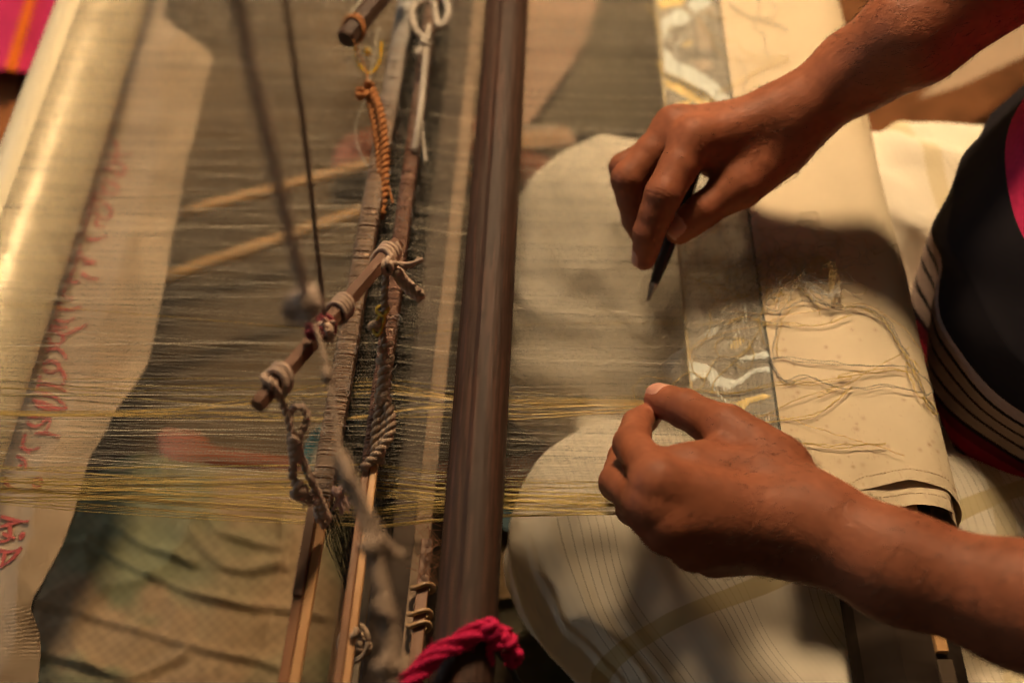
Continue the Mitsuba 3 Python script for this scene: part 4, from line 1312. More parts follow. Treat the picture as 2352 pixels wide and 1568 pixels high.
for name, col, pts in MOTIFS:
    pg = Polygon(pts[1] if pts[0] == 'w' else [at(x, y, 0)[:2] for x, y in pts]).buffer(0)
    o, cols = [], []
    soft = col in (OCH, PINK, GREY) or pts[0] == 'w'
    for x in np.arange(FELL + 0.0005, 0.1635, 0.00196 if soft else 0.00098):
        for part in getattr(pg.intersection(LineString([(x, -1), (x, 1)])), 'geoms', [pg.intersection(LineString([(x, -1), (x, 1)]))]):
            if part.is_empty or part.length < 0.0006:
                continue
            ya, yb = part.bounds[1], part.bounds[3]
            ya += wr.normal() * 0.0003
            yb += wr.normal() * 0.0003
            n = max(3, int((yb - ya) / 0.0012))
            y = np.linspace(ya, yb, n)
            q = np.stack([np.full(n, x), y, 0.0004 + 0.00012 * ((np.arange(n) % 2) * 2 - 1)], 1)
            v, f = tube(q, 0.00039 if soft else 0.00044, 5, True, 0.45)
            o.append((v, f))
            cols.append(np.tile(np.array(col) * wr.uniform(0.85, 1.12), (len(v), 1)))
    if not o:
        continue
    key = numbered(f'woven_cloth__{name}_motif', count.get(name, 0))
    count[name] = count.get(name, 0) + 1
    scene[key] = mikit.ply(join(o), 'thread', True, color=np.clip(np.vstack(cols), 0, 1))
    tag(key, {BLUE: 'pale blue grey inlaid leaf', YEL: 'yellow inlaid stem', PINK: 'pinkish inlaid petal', OCH: 'ochre inlaid petal', GREY: 'grey inlaid shape'}[col])
tag('woven_cloth', 'sheer woven band with inlaid blue grey and yellow motifs along the cream cloth', 'woven cloth')

# ------------------------------------------------------------------ stylus in the right hand
tip, up_ = at(1488, 690, .0025), at(1560, 490, .031)
d = (up_ - tip) / np.linalg.norm(up_ - tip)


def turned(key, prof, mat, **kw):
    s = np.array([q[0] for q in prof])
    r = np.array([q[1] for q in prof])
    V, Fc = tube(tip + d * s[:, None], r, 24)
    add(key, (V, Fc), mat, 40, **kw)


scene['black_plastic'] = rgbmat((0.008, 0.007, 0.008), 0.22, 0.6)
scene['steel'] = {'type': 'twosided', 'bsdf': {'type': 'principled', 'base_color': {'type': 'rgb', 'value': [0.75, 0.73, 0.70]}, 'roughness': 0.2, 'metallic': 1.0}}
scene['dark_steel'] = {'type': 'twosided', 'bsdf': {'type': 'principled', 'base_color': {'type': 'rgb', 'value': [0.55, 0.53, 0.51]}, 'roughness': 0.22, 'metallic': 0.8}}
turned('stylus__point', [(0.0, 0.0004), (0.0006, 0.0009), (0.0022, 0.0013), (0.009, 0.0023)], 'dark_steel')
turned('stylus__ring', [(0.009, 0.0025), (0.0094, 0.0028), (0.0112, 0.0030), (0.0116, 0.0028)], 'steel')
turned('stylus__barrel', [(0.0116, 0.0028), (0.018, 0.0036), (0.026, 0.0044), (0.036, 0.0050), (0.055, 0.0052), (0.105, 0.0042), (0.112, 0.0036), (0.114, 0.0015)], 'black_plastic')
tag('stylus', 'black tapered stylus with a steel ring held in the right hand above the warp', 'stylus')

# ------------------------------------------------------------------ cords
BEIGE, GREYC, ORANGE, PINKY = (0.36, 0.255, 0.175), (0.40, 0.345, 0.29), (0.31, 0.125, 0.042), (0.42, 0.30, 0.225)


def cord(key, parts, col, label, category='cord', group=None, amp=0.22, mat='yarn', seed=0):
    V, Fc = join(parts)
    c = np.tile(np.asarray(col, float), (len(V), 1)) * (1 - amp + 2 * amp * nz(V, 420, 2, seed))[:, None] * (0.85 + 0.3 * nz(V, 60, 2, seed + 1))[:, None]
    add(key, (V, Fc), mat, True, color=np.clip(c, 0, 1))
    tag(key, label, None if '__' in key else category, group)


def knot(c, r, ax, seed, n=3, thick=0.5):
    """A lump of crossing turns of cord."""
    r_ = np.random.default_rng(seed)
    o = []
    ax = unit(ax)
    for k in range(n):
        a_ = np.linspace(0, 2 * np.pi * 0.86, 16) + r_.uniform(0, 6)
        nrm = unit(ax + r_.normal(size=3) * 0.55)
        e1 = unit(np.cross(nrm, [0.3, 0.5, 0.8]))
        e2 = np.cross(nrm, e1)
        o.append(tube(c + r_.normal(size=3) * r * 0.2 + r * 0.75 * (np.cos(a_)[:, None] * e1 + np.sin(a_)[:, None] * e2) + nrm * np.linspace(-.4, .4, 16)[:, None] * r, r * thick, 7))
    return o


def tassel(c, d, L, n, seed, r=0.00035):
    r_ = np.random.default_rng(seed)
    d = unit(d)
    o = []
    for _ in range(n):
        e = unit(d + r_.normal(size=3) * 0.28)
        l = L * r_.uniform(0.7, 1.1)
        o.append(tube(np.array([c + r_.normal(size=3) * 0.0008, c + e * l * 0.55 + r_.normal(size=3) * 0.0005, c + e * l + r_.normal(size=3) * 0.001]), r, 4))
    return o


def around(a, b, t, r, rc, turns=1.3, slant=0.15):
    """Turns of cord round a stick from a to b at fraction t."""
    c = a + (b - a) * t
    d = unit(b - a)
    e1 = unit(np.cross(d, [0, 0, 1.0]))
    e2 = np.cross(e1, d)
    k = np.linspace(0, 2 * np.pi * turns, int(18 * turns))
    q = c + r * (np.cos(k)[:, None] * e1 + np.sin(k)[:, None] * e2) + d * ((k / (2 * np.pi) - turns / 2) * rc * 2.0)[:, None] + d * (np.sin(k) * slant * r)[:, None]
    return tube(q, rc, 8)


cr = np.random.default_rng(3)
# orange cord on the top stick
cord('top_stick__orange_cord', [around(S1a, S1b, 0.14, 0.0083, 0.0013, 1.7, 0.6), twisted(path((812, 92, .064), (822, 118, .058), (836, 150, .052), (846, 186, .048)), 0.0006, 0.006, 2, 5)]
     , ORANGE, 'orange cord tied round the end of the top stick', seed=1)
cord('orange_rope', [twisted(path((848, 196, .048), (868, 240, .046), (880, 300, .042), (884, 370, .036), (881, 440, .030), (874, 486, .026)), 0.0031, 0.0095, 2, 8, 120, 700, cr, 0.60),
                     twisted(path((846, 200, .044), (856, 262, .040), (868, 330, .036), (874, 400, .032)), 0.0026, 0.010, 2, 6, 90)]
     + knot(at(830, 214, .048), 0.0036, (1, 0, .3), 4) + knot(at(848, 196, .05), 0.0028, (0, 1, .3), 5) + knot(at(872, 492, .026), 0.0036, (0, 1, .5), 8)
     + tassel(at(868, 500, .026), at(842, 530, .018) - at(868, 500, .026), 0.013, 26, 3) + [tube(path((882, 398, .034), (893, 430, .03), (902, 466, .028)), 0.0008, 5)],
     ORANGE, 'thick twisted orange rope with a knotted tail hanging left of the heddles', 'rope', seed=2)
YL = (0.72, 0.43, 0.02)
cord('yellow_thread', [tube(resample(path((815, 90, .05), (818, 130, .044), (832, 158, .04), (850, 168, .038), (866, 155, .04), (875, 122, .046), (876, 98, .05)), 40), 0.0010, 6)] + knot(at(843, 118, .046), 0.0028, (1, .3, 0), 12, 4, 0.32)
     , YL, 'bright yellow looped thread under the end of the top stick', 'thread', seed=5)
# grey fluff round the stick
o = []
for i in range(46):
    a_ = at(800 + cr.uniform(0, 60), cr.uniform(-10, 150), .05)
    b_ = a_ + cr.normal(size=3) * [0.006, 0.006, 0.008] + [0.0, -0.006, -0.004]
    m_ = (a_ + b_) / 2 + cr.normal(size=3) * 0.004
    o.append(tube(resample([a_, m_, b_], 9), 0.00022, 3))
for p_ in ([(870, 60, .05), (862, 110, .05), (850, 175, .05)], [(848, 176, .05), (838, 230, .046), (822, 270, .04), (818, 320, .035), (832, 360, .03), (860, 400, .03)], [(905, -10, .06), (928, 8, .06), (930, 26, .058), (922, 32, .058)], [(800, 60, .06), (812, 20, .06), (850, -10, .06)], [(806, 80, .06), (800, 50, .06), (826, 6, .06), (840, -20, .06)]):
    o.append(tube(resample(path(*p_), 24), 0.00035, 4))
cord('loose_fibres', o, (0.42, 0.40, 0.33), 'grey loose fibres caught round the top stick and orange rope', 'fibres')
labels['loose_fibres']['kind'] = 'stuff'
# grey fuzzy rope in front of the heddles, far end
ring = lambda x, y, z, r, k=26, tilt=0.4: at(x, y, z) + np.stack([r * np.cos(np.linspace(0, 2 * np.pi, k)), r * np.sin(np.linspace(0, 2 * np.pi, k)), r * tilt * np.sin(np.linspace(0.5, 2 * np.pi + 0.5, k))], 1)
cord('grey_rope', [twisted(path((985, 60, .05), (978, 130, .048), (972, 200, .046), (964, 270, .044), (952, 345, .036)), 0.0024, 0.0065, 3, 6, 110, 2200, cr), twisted(path((966, 262, .045), (972, 320, .038), (978, 372, .036)), 0.0014, 0.007, 2, 5, 40, 500, cr),
                   twisted(path((985, 95, .05), (962, 78, .052), (948, 45, .054), (958, 8, .055), (985, 0, .054), (1000, 30, .052), (1012, 62, .05), (1028, 40, .052), (1024, 5, .054), (1010, -20, .055)), 0.0026, 0.008, 3, 6, 110, 700, cr)]
     + knot(at(976, 100, .05), 0.0038, (1, 0, 0), 21) + knot(at(966, 120, .049), 0.003, (0, 1, 0), 22), GREYC, 'fuzzy grey rope with loops at the top hanging along the heddles', 'rope', seed=7)
# cords of the lever stick: right end
cord('lever_stick__knotted_cord', [around(S2a, S2b, 0.93, 0.0056, 0.0014, 2.2, 0.3), around(S2a, S2b, 0.88, 0.0056, 0.0014, 1.2, 0.8), tube(resample(path((905, 604, .11), (940, 606, .11), (971, 595, .112)), 14), 0.0013, 7),
                    twisted(path((908, 620, .106), (935, 655, .098), (968, 682, .095)), 0.0034, 0.010, 3, 7, 40, 500, cr), twisted(path((905, 615, .105), (930, 640, .10), (962, 668, .1)), 0.0016, 0.010, 2, 6, 30), tube(resample(path((920, 610, .11), (945, 612, .108), (962, 590, .112)), 14), 0.001, 6)]
     + knot(at(893, 608, .108), 0.0048, (1, .4, .5), 31, 4, 0.34), PINKY, 'pale knotted cord with loose ends round the right end of the lever stick', 'cord', seed=9)
cord('lower_rope', [twisted(path((886, 634, .10), (883, 680, .09), (882, 720, .08), (878, 760, .072), (884, 800, .064), (884, 850, .056)), 0.0020, 0.009, 2, 6, 60, 300, cr),
                    twisted(path((884, 840, .06), (880, 885, .054), (884, 925, .05)), 0.0034, 0.010, 2, 8, 40, 1200, cr), twisted(path((888, 920, .05), (898, 960, .046), (892, 1005, .042), (868, 1040, .038), (836, 1074, .034)), 0.0027, 0.0085, 2, 8, 80, 1000, cr),
                    twisted(path((876, 920, .048), (866, 970, .042), (862, 1020, .037), (866, 1062, .033)), 0.0027, 0.0095, 2, 7, 70, 500, cr), twisted(path((884, 925, .046), (884, 980, .042), (876, 1030, .037), (872, 1062, .033)), 0.0026, 0.0095, 2, 7, 70, 500, cr)]
     + knot(at(884, 798, .064), 0.0036, (1, 0, 0), 41, 2) + knot(at(886, 826, .06), 0.0036, (1, 0, .4), 42, 2) + knot(at(878, 912, .05), 0.0042, (1, 0, 0), 43, 2) + knot(at(864, 746, .074), 0.0040, (0, 1, 0), 44, 2), BEIGE, 'beige twisted rope with knots from the lever stick down to the right heddle shaft', 'rope', seed=11)
cord('yellow_tie', [tube(resample(path((876, 716, .082), (866, 735, .078), (858, 760, .074), (868, 770, .074), (878, 752, .076), (884, 728, .08), (888, 706, .084)), 40), 0.0009, 6), tube(resample(path((868, 716, .082), (880, 726, .084), (892, 712, .082), (884, 700, .08), (870, 704, .08), (866, 720, .082)), 30), 0.0009, 6)]
     , (0.55, 0.38, 0.06), 'small yellow thread tie wound on the beige rope beside the heddles', 'thread', seed=12)
# left end of the lever stick
cord('left_rope', [around(S2a, S2b, 0.13, 0.0062, 0.0019, 1.4, 0.6), twisted(path((604, 862, .128), (622, 880, .13), (640, 906, .122)), 0.0022, 0.010, 2, 6, 26), twisted(path((636, 900, .118), (652, 935, .11), (664, 968, .104), (672, 1000, .098)), 0.0018, 0.008, 2, 7, 50, 400, cr),
                   twisted(path((668, 985, .10), (664, 955, .104), (676, 936, .107), (698, 938, .107), (705, 958, .104), (696, 985, .10), (682, 1012, .096)), 0.0019, 0.008, 2, 7, 60, 400, cr),
                   twisted(path((676, 1000, .098), (678, 1030, .092), (682, 1060, .086)), 0.0036, 0.011, 3, 8, 40, 600, cr), twisted(path((684, 1040, .09), (698, 1062, .084), (712, 1095, .078), (728, 1130, .068), (742, 1165, .056), (756, 1196, .044)), 0.0021, 0.009, 2, 7, 70, 400, cr),
                   twisted(path((676, 1060, .086), (672, 1090, .08), (684, 1118, .074)), 0.0022, 0.009, 2, 7, 40), twisted(path((724, 1120, .068), (728, 1160, .056), (736, 1196, .044), (748, 1210, .04)), 0.0020, 0.009, 2, 7, 40, 300, cr)]
     + knot(at(688, 1126, .074), 0.0038, (1, 0, 0), 51, 3) + knot(at(712, 1096, .078), 0.0026, (1, 0, 0), 52, 2) + knot(at(740, 1178, .05), 0.0034, (1, .6, 0), 53, 3) + tassel(at(694, 1134, .073), at(716, 1152, .066) - at(694, 1134, .073), 0.0085, 40, 7),
     PINKY, 'pale twisted rope with a loop and tassel from the left end of the lever stick', 'rope', seed=13)
# middle of the lever stick: turns of cord and a dark red tie
cord('lever_stick__wound_cord', [around(S2a, S2b, 0.56, 0.0058, 0.0012, 3.6, 0.4)] + knot(at(748, 752, .122), 0.0044, (1, 1, .3), 61, 4, 0.34) + tassel(at(752, 755, .12), at(756, 800, .11) - at(752, 755, .12), 0.008, 20, 9), PINKY, 'beige cord wound round the middle of the lever stick', seed=15)
cord('lever_stick__red_tie', [around(S2a, S2b, 0.44, 0.0056, 0.0013, 2.4, 0.3)] + knot(at(722, 760, .13), 0.0046, (1, 0.6, 0), 62, 4, 0.36), (0.17, 0.028, 0.035), 'dark red tie on the lever stick left of its middle', seed=16)
# hanging cords
cord('hanging_string', [twisted(path((640, -80, .33), (655, 30, .30), (700, 340, .22), (722, 540, .17), (744, 725, .128)), 0.0007, 0.012, 2, 6, 200), tube(resample(path((650, -80, .33), (664, 30, .30), (706, 340, .22), (728, 540, .17), (748, 725, .128)), 60), 0.0006, 6)],
     (0.26, 0.18, 0.13), 'thin paired string running straight up from the middle of the lever stick', 'string', seed=17)
cord('brown_rope', [twisted(path((535, -60, .38), (560, 80, .36), (610, 300, .33), (660, 520, .29), (705, 690, .25)), 0.0022, 0.012, 2, 7, 160)] + knot(at(706, 700, .25), 0.0062, (1, 0, 0), 71, 4, 0.4) + knot(at(690, 712, .245), 0.005, (0, 1, 0), 72, 3, 0.4),
     (0.46, 0.345, 0.27), 'thick out of focus brown cord hanging over the warp, left of the thin string', 'cord', seed=18)
cord('knotted_rope', [twisted(path((716, 720, .15), (738, 790, .165), (756, 870, .175), (770, 960, .180), (784, 1060, .185)), 0.0011, 0.009, 2, 6, 90, 200, cr),
                      twisted(path((780, 1040, .185), (800, 1090, .187), (828, 1160, .187), (852, 1235, .187), (868, 1310, .186), (884, 1390, .184), (896, 1470, .182), (904, 1600, .18)), 0.0030, 0.011, 3, 8, 220, 900, cr),
                      twisted(path((812, 1100, .192), (850, 1185, .19), (892, 1252, .188), (922, 1278, .187)), 0.0019, 0.010, 2, 7, 80, 500, cr)]
     + knot(at(752, 868, .175), 0.0036, (1, 0, 0), 81, 4, .4) + knot(at(800, 1090, .188), 0.0046, (1, 0, 0), 82, 4, .42) + knot(at(856, 1262, .188), 0.0044, (1, 0, 0), 83, 4, .42) + knot(at(884, 1400, .185), 0.0042, (1, 0, 0), 84, 4, .42) + knot(at(898, 1530, .182), 0.0044, (1, 0, 0), 85, 4, .42) + knot(at(924, 1280, .187), 0.0024, (1, 0, 0), 86, 3, .4),
     (0.25, 0.18, 0.13), 'long out of focus knotted rope crossing in front of the heddles, nearest of all', 'rope', seed=19)
# cords that bind the near ends of the heddle bamboos
cord('heddle_shaft__tassel', tassel(at(776, 1132, .045), at(800, 1180, .03) - at(776, 1132, .045), 0.012, 50, 11) + knot(at(776, 1128, .046), 0.003, (1, 0, 0), 91, 2), (0.45, 0.30, 0.25), 'pinkish frayed tassel between the two heddle shafts', 'tassel', seed=20)
cord('heddle_shaft_001__tie', [tube(resample(ring(812, 1476, .01, 0.008, 26, 0.8), 30), 0.0014, 6)] + knot(at(822, 1476, .006), 0.0065, (1, 1, 0), 93, 5, 0.3) + knot(at(815, 1452, .034), 0.0025, (1, 0, 0), 94, 2), BEIGE, 'coil of beige cord tied under the right heddle shaft near its cut end', 'cord', seed=21)
cord('heddle_shaft_001__lower_tie', knot(at(878, 1245, -.06), 0.0045, (1, 0, 0), 95, 4, 0.35) + [twisted(path((884, 1240, -.06), (892, 1275, -.07), (896, 1310, -.08)), 0.0018, 0.008, 2, 6, 30)], (0.36, 0.28, 0.20), 'small beige tie round the lower bamboo beside the dark rail', 'cord', seed=22)

# ------------------------------------------------------------------ magenta yarn tied round the rail
def yarn_bundle(pts, n, spread, r, seed):
    r_ = np.random.default_rng(seed)
    base = resample(path(*pts), 60)
    t, A, B = frames(base)
    o = []
    for k in range(n):
        ph, f = r_.uniform(0, 6.28), r_.uniform(0.7, 1.6)
        s = np.linspace(0, 1, 60)
        w = spread * r_.uniform(0.25, 1.0)
        q = base + (w * np.cos(ph + f * 6 * s))[:, None] * A + (w * np.sin(ph + f * 6 * s))[:, None] * B
        o.append(twisted(q, r * 0.8, 0.005, 2, 5, 110, 700, r_))
    return o


o = yarn_bundle([(905, 1610, .052), (960, 1545, .058), (1010, 1500, .060), (1060, 1468, .060), (1105, 1446, .058), (1130, 1436, .056)], 13, 0.0044, 0.0019, 1)
o += yarn_bundle([(1120, 1440, .058), (1150, 1450, .054), (1172, 1476, .046), (1180, 1506, .038), (1176, 1530, .034)], 4, 0.0026, 0.0021, 2)
o += knot(at(1128, 1446, .058), 0.0052, (1, .6, .2), 101, 5, 0.36) + knot(at(1158, 1470, .052), 0.0048, (1, 1, .2), 102, 5, 0.38) + knot(at(1180, 1500, .042), 0.0042, (0, 1, .2), 103, 4, 0.4) + knot(at(1142, 1476, .054), 0.004, (0, 1, .2), 104, 4, 0.4)
o += [twisted(path((1128, 1460, .056), (1124, 1500, .052), (1130, 1524, .048)), 0.0017, 0.006, 2, 5, 30)]
cord('magenta_yarn', o, (0.52, 0.012, 0.075), 'bright magenta yarn knotted round the near end of the wooden rail', 'yarn', amp=0.3, seed=25)
V, Fc = tube(resample(path((1138, 1484, .042), (1170, 1530, .02), (1205, 1600, -.02)), 20), 0.0018, 8)
add('wire_hook', (V, Fc), rgbmat((0.012, 0.011, 0.010), 0.4), True)
tag('wire_hook', 'thin black wire leading down from the magenta yarn', 'wire')

# ------------------------------------------------------------------ loose thread ends on the cloth
def zc(pts):
    return [(1722.6 + x * .366, 459.4 + y * .366) for x, y in pts]


def zd(pts):
    return [(1320.7 + x * .3662, 803.9 + y * .3662) for x, y in pts]


YT, GT, MT, BT = (0.52, 0.37, 0.10), (0.20, 0.19, 0.16), (0.75, 0.52, 0.20), (0.25, 0.245, 0.21)
LOOSE = [
    (MT, 'gold_thread', zb([(285, 950), (284, 880), (295, 855), (400, 782), (560, 730), (790, 680), (900, 645), (1150, 605)]) + zc([(560, 680), (740, 690), (870, 770), (960, 830), (1040, 900), (1150, 980)]), 1, 'shiny gold thread arching across the woven band onto the cream cloth'),
    (MT, 'gold_thread', zb([(600, 596), (780, 606), (900, 602), (1030, 568)]), 1, 'short gold thread below the thread tangle'),
    (BT, 'thread', zb([(560, 930), (830, 930), (950, 932), (1100, 962), (1240, 966), (1394, 992)]) + zc([(840, 1056), (960, 1062), (1010, 1076)]), 2, 'paired grey threads running straight across the cream cloth'),
    (GT, 'thread', zb([(845, 940), (880, 1030), (960, 1095), (1070, 1058), (1150, 1080), (1394, 1150)]) + zc([(640, 1190), (700, 1200), (830, 1185), (940, 1206), (1080, 1230)]), 2, 'wavy grey thread with a small hump on the cream cloth'),
    (YT, 'thread', zb([(330, 1140), (600, 1160), (850, 1105), (960, 1100), (1200, 1105), (1394, 1080)]) + zc([(560, 1130), (800, 1090), (920, 1085), (1000, 1100)]), 2, 'long yellow thread nearly level across band and cream cloth'),
    (YT, 'thread', zb([(740, 1330), (870, 1280), (1050, 1215), (1300, 1140)]) + zc([(420, 1240), (560, 1190), (740, 1090), (940, 980), (990, 935)]), 1, 'yellow thread climbing from the thumb to the knotted chain'),
    (YT, 'thread', zb([(780, 1370), (950, 1355), (1120, 1335), (1250, 1260), (1394, 1150)]), 2, 'yellow thread curving up from beside the left wrist'),
    (YT, 'thread', zb([(130, 1150), (220, 1050), (310, 1015), (370, 1060), (430, 980), (490, 915), (590, 915), (680, 850), (740, 770), (800, 680), (860, 655)]), 1, 'yellow thread wandering from the thumb up to the cloth edge'),
    (YT, 'thread', zb([(320, 905), (290, 960), (300, 1010), (350, 1050), (385, 1065), (370, 1110), (300, 1140), (150, 1150), (0, 1115), (-40, 1118)]), 1, 'yellow thread looping back above the left thumb'),
    (YT, 'thread', zd([(600, 240), (520, 220), (420, 225), (372, 270), (360, 320), (375, 372)]), 1, 'yellow thread loop held between left thumb and finger'),
    (YT, 'thread', zb([(440, 1160), (450, 1080), (540, 990), (640, 900), (700, 840), (690, 810), (640, 785), (560, 768), (490, 790), (460, 850), (490, 900)]), 1, 'yellow thread curling in a big loop on the woven band'),
    (YT, 'thread', zb([(600, 960), (650, 990), (700, 970), (722, 930), (715, 850), (690, 830)]), 1, 'small yellow loop on the woven band'),
    (GT, 'thread', zb([(310, 900), (420, 915), (560, 935), (600, 990)]), 1, 'dark grey thread lying level on the woven band'),
    (GT, 'thread', zb([(245, 660), (252, 700), (262, 714)]), 2, 'short grey thread ends hooked at the fell of the cloth'),
    (GT, 'thread', zb([(260, 740), (340, 710), (470, 690), (560, 690)]), 1, 'fine grey thread over the white fold'),
    (YT, 'thread', zb([(230, 340), (320, 370), (420, 430), (480, 512), (560, 510), (690, 490), (770, 450), (860, 458)]), 2, 'yellow grey thread sagging in a curve under the stylus'),
    (GT, 'thread', zb([(380, 590), (520, 610), (700, 600), (820, 605), (950, 590), (1060, 535), (1160, 545), (1240, 575)]), 2, 'grey threads leaving the tangle toward the woven band'),
    (YT, 'thread', zb([(540, 680), (620, 640), (720, 640), (800, 680), (940, 690), (1130, 705), (1394, 650)]), 2, 'brownish yellow thread below the gold one'),
    (GT, 'thread', zc([(440, 650), (560, 690), (700, 690), (800, 745), (880, 830), (920, 930), (975, 1000)]), 3, 'grey strands drooping right from the tangle to the chain'),
    (YT, 'thread', zc([(560, 690), (700, 700), (820, 770), (890, 870), (940, 960), (985, 1010)]), 2, 'yellow strands running beside the drooping grey ones'),
    (YT, 'thread', zc([(985, 1010), (1040, 1050), (1030, 1100), (980, 1040), (975, 1100), (1010, 1170), (1030, 1230), (1070, 1260), (1090, 1220), (1040, 1130), (1020, 1080)]), 2, 'yellow chain of loops near the right edge of the cream cloth'),
    (GT, 'thread', zc([(1000, 1030), (1060, 1100), (1130, 1130), (1165, 1160), (1130, 1200), (1090, 1225), (1070, 1180), (1040, 1110)]), 2, 'grey angular loop beside the yellow chain'),
    (GT, 'thread', zc([(1090, 1230), (1140, 1280), (1200, 1330), (1235, 1360)]), 2, 'grey thread end leading over the beam edge'),
    (YT, 'thread', zc([(1080, 1250), (1110, 1300), (1150, 1330), (1185, 1330), (1150, 1280), (1110, 1255)]), 2, 'lowest yellow loop of the chain'),
    (YT, 'thread', zd([(1290, 590), (1400, 590), (1500, 600), (1640, 612), (1780, 600), (1930, 605)]), 2, 'yellow thread lying just above the left wrist'),
    (MT, 'gold_thread', zb([(810, 1302), (900, 1330)]) + zd([(1400, 450), (1560, 510), (1800, 592), (2060, 682)]), 1, 'straight fine gold thread pointing down right on the cream cloth'),
    (YT, 'thread', za([(120, 30), (160, 110), (240, 220), (280, 380), (330, 420), (420, 350), (430, 300)]), 1, 'yellow thread along the far edge of the band'),
    (YT, 'thread', za([(300, 780), (290, 850), (340, 940), (480, 1000), (620, 1060), (760, 1150), (900, 1230), (1020, 1290), (1100, 1400)]), 3, 'thick yellow strands slanting across the band by the right hand'),
    (YT, 'thread', za([(380, 1060), (560, 1080), (700, 1170), (860, 1290)]), 2, 'second yellow strand pair beside the right hand'),
    (YT, 'thread', za([(600, 110), (740, 210), (880, 330), (960, 430), (1080, 500), (1250, 540), (1320, 590), (1400, 700), (1700, 780), (1900, 770)]), 1, 'far yellow thread crossing from band to cream cloth'),
    (YT, 'thread', za([(700, 100), (900, 150), (1000, 200), (1180, 250)]), 1, 'far yellow thread at the top of the band'),
    (YT, 'thread', za([(1040, 1190), (1200, 1130), (1400, 1050), (1560, 950), (1750, 860), (1960, 820)]), 2, 'far yellow strands converging toward the right forearm'),
    (YT, 'thread', za([(960, 500), (1040, 640), (1150, 740), (1400, 800), (1800, 830), (1960, 760)]), 1, 'far yellow thread sagging along the cream cloth'),
    (BT, 'thread', za([(1180, 40), (1320, 150), (1500, 260), (1700, 330), (1960, 440)]), 2, 'far grey thread straight across the cream cloth'),
    (BT, 'thread', za([(1580, -40), (1590, 80), (1560, 240), (1530, 320), (1560, 400), (1650, 480), (1670, 600), (1660, 700), (1720, 760)]), 1, 'far grey thread wriggling down the cream cloth'),
    (BT, 'thread', za([(1690, 60), (1760, 90), (1800, 180), (1760, 250), (1700, 280), (1620, 260)]), 1, 'far grey thread hook on the cream cloth'),
    (BT, 'thread', za([(340, 600), (420, 580), (560, 600), (760, 600), (800, 560), (760, 400), (700, 370), (620, 350), (460, 380), (370, 500), (340, 580)]), 1, 'grey brown thread ring on the far end of the band'),
    (BT, 'thread', za([(780, 640), (700, 740), (580, 800), (530, 900)]), 1, 'grey thread tail below the thread ring'),
    (BT, 'thread', za([(1260, 700), (1380, 860), (1430, 1000), (1400, 1120), (1380, 1200)]), 1, 'grey thread along the left margin of the cream cloth'),
    (BT, 'thread', zd([(1230, 60), (1260, 140), (1320, 200), (1400, 190)]), 1, 'grey thread bend by the band edge'),
    (BT, 'thread', [(1985, 80), (1968, 66), (1950, 60), (1936, 68), (1932, 84), (1940, 92)], 1, 'grey thread curl half under the right forearm'),
]


def cloth_z(x):
    return np.where(x < 0.161, 0.0008, np.interp(x, [0.161, 0.178, 0.196, 0.215, 0.235, 0.250, 0.2595, 0.265, 0.2655], [0.0016, 0.0032, 0.0042, 0.0056, 0.0062, 0.0052, -0.0008, -0.012, -0.030]))


for i, (col, mat, pts, n, label) in enumerate(LOOSE):
    o = []
    base = resample(path(*[(x, y, 0.003) for x, y in pts]), 26 + 6 * len(pts))
    for k in range(n):
        q = base.copy()
        if n > 1:
            s = np.linspace(0, 1, len(q))
            q[:, 0] += (k - (n - 1) / 2) * 0.0015 * np.sin(s * (7 + k) + i)
            q[:, 1] += (k - (n - 1) / 2) * 0.0020 * np.cos(s * (5 + 2 * k) + i * 1.7)
        s = np.linspace(0, 1, len(q))
        q[:, :2] += (np.stack([nz(np.stack([s * 14, s * 0 + i, s * 0 + k], 1), 1, 2, 5), nz(np.stack([s * 14, s * 0 + i, s * 0 + k], 1), 1, 2, 6)], 1) - 0.5) * 0.0016
        q[:, 2] = cloth_z(q[:, 0]) + 0.0002 + 0.0022 * nz(np.stack([s * 9, s * 0 + i * 3.1, s * 0 + k], 1), 1, 2, 9) ** 2
        if 'held between' in label:
            q[:, 2] += 0.010
        o.append(tube(q, 0.00018 if mat == 'gold_thread' else 0.00022, 5))
    cord(numbered('loose_thread', i), o, col, label, 'thread', 'loose thread ends on the cloth', 0.15, mat, 30 + i)
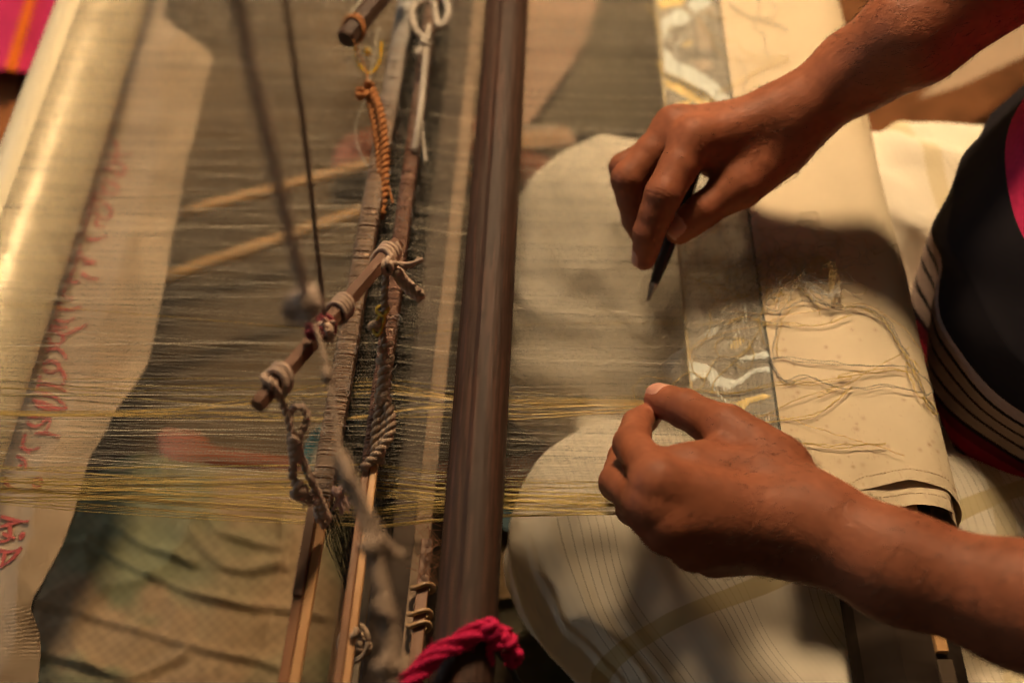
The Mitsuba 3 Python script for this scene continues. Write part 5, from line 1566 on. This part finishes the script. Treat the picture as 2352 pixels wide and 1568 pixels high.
# the tangle in the shadow of the hand
o, cols = [], []
tr_ = np.random.default_rng(44)
for i in range(90):
    m_ = tr_.integers(4, 8)
    x, y = tr_.normal(1790, 88), tr_.normal(612, 40)
    pts, a_ = [(x, y)], tr_.uniform(0, 6.28)
    for k in range(m_):
        a_ += tr_.normal() * 0.9
        x, y = x + np.cos(a_) * tr_.uniform(14, 34), y + np.sin(a_) * tr_.uniform(10, 22)
        pts.append((x, y))
    q = resample(path(*[(u_, v_, 0.004) for u_, v_ in pts]), 40)
    s = np.linspace(0, 1, 40)
    q[:, 2] = cloth_z(q[:, 0]) + 0.0004 + 0.009 * nz(np.stack([s * 4, s * 0 + i * 2.3, s * 0], 1), 1, 2, 9) ** 1.5
    v, f = tube(q, 0.00021, 4)
    o.append((v, f))
    cols.append(np.tile([(0.40, 0.30, 0.11), (0.30, 0.29, 0.25), (0.36, 0.36, 0.33)][i % 3], (len(v), 1)))
for i in range(26):
    x, y, a_ = tr_.uniform(1640, 1860), tr_.uniform(560, 690), tr_.uniform(1.2, 3.6)
    pts = [(x, y)]
    for k in range(tr_.integers(5, 9)):
        a_ += tr_.normal() * 0.55
        x, y = np.clip(x + np.cos(a_) * tr_.uniform(20, 46), 1575, 2040), y + np.sin(a_) * tr_.uniform(16, 40)
        pts.append((x, y))
    q = resample(path(*[(u_, v_, 0.004) for u_, v_ in pts]), 60)
    s = np.linspace(0, 1, 60)
    q[:, 2] = cloth_z(q[:, 0]) + 0.0004 + 0.004 * nz(np.stack([s * 5, s * 0 + i * 2.3, s * 0], 1), 1, 2, 19) ** 2
    v, f = tube(q, 0.0002, 4)
    o.append((v, f))
    cols.append(np.tile([(0.52, 0.37, 0.10), (0.50, 0.36, 0.11), (0.22, 0.21, 0.18)][i % 3], (len(v), 1)))
# two bright hanks at the right of it
for i in range(12):
    y_ = i % 2 == 0
    P_ = [(1840, 620), (1862, 612), (1880, 606), (1900, 628), (1912, 660), (1920, 690)] if y_ else [(1842, 645), (1862, 668), (1884, 684), (1905, 690), (1918, 680), (1922, 655)]
    q = resample(path(*[(u_ + tr_.normal() * 7, v_ + tr_.normal() * 7, 0.008) for u_, v_ in P_]), 40)
    q[:, 2] = cloth_z(q[:, 0]) + 0.002 + 0.009 * np.sin(np.linspace(0, np.pi, 40)) * tr_.uniform(0.5, 1)
    v, f = tube(q, 0.00022, 4)
    o.append((v, f))
    cols.append(np.tile((0.52, 0.38, 0.14) if y_ else (0.50, 0.48, 0.42), (len(v), 1)))
V, Fc = join(o)
scene['thread_tangle'] = mikit.ply((V, Fc), 'thread', True, color=np.vstack(cols))
tag('thread_tangle', 'tangled heap of yellow and grey threads on the cream cloth below the right hand', 'thread tangle', kind='stuff')
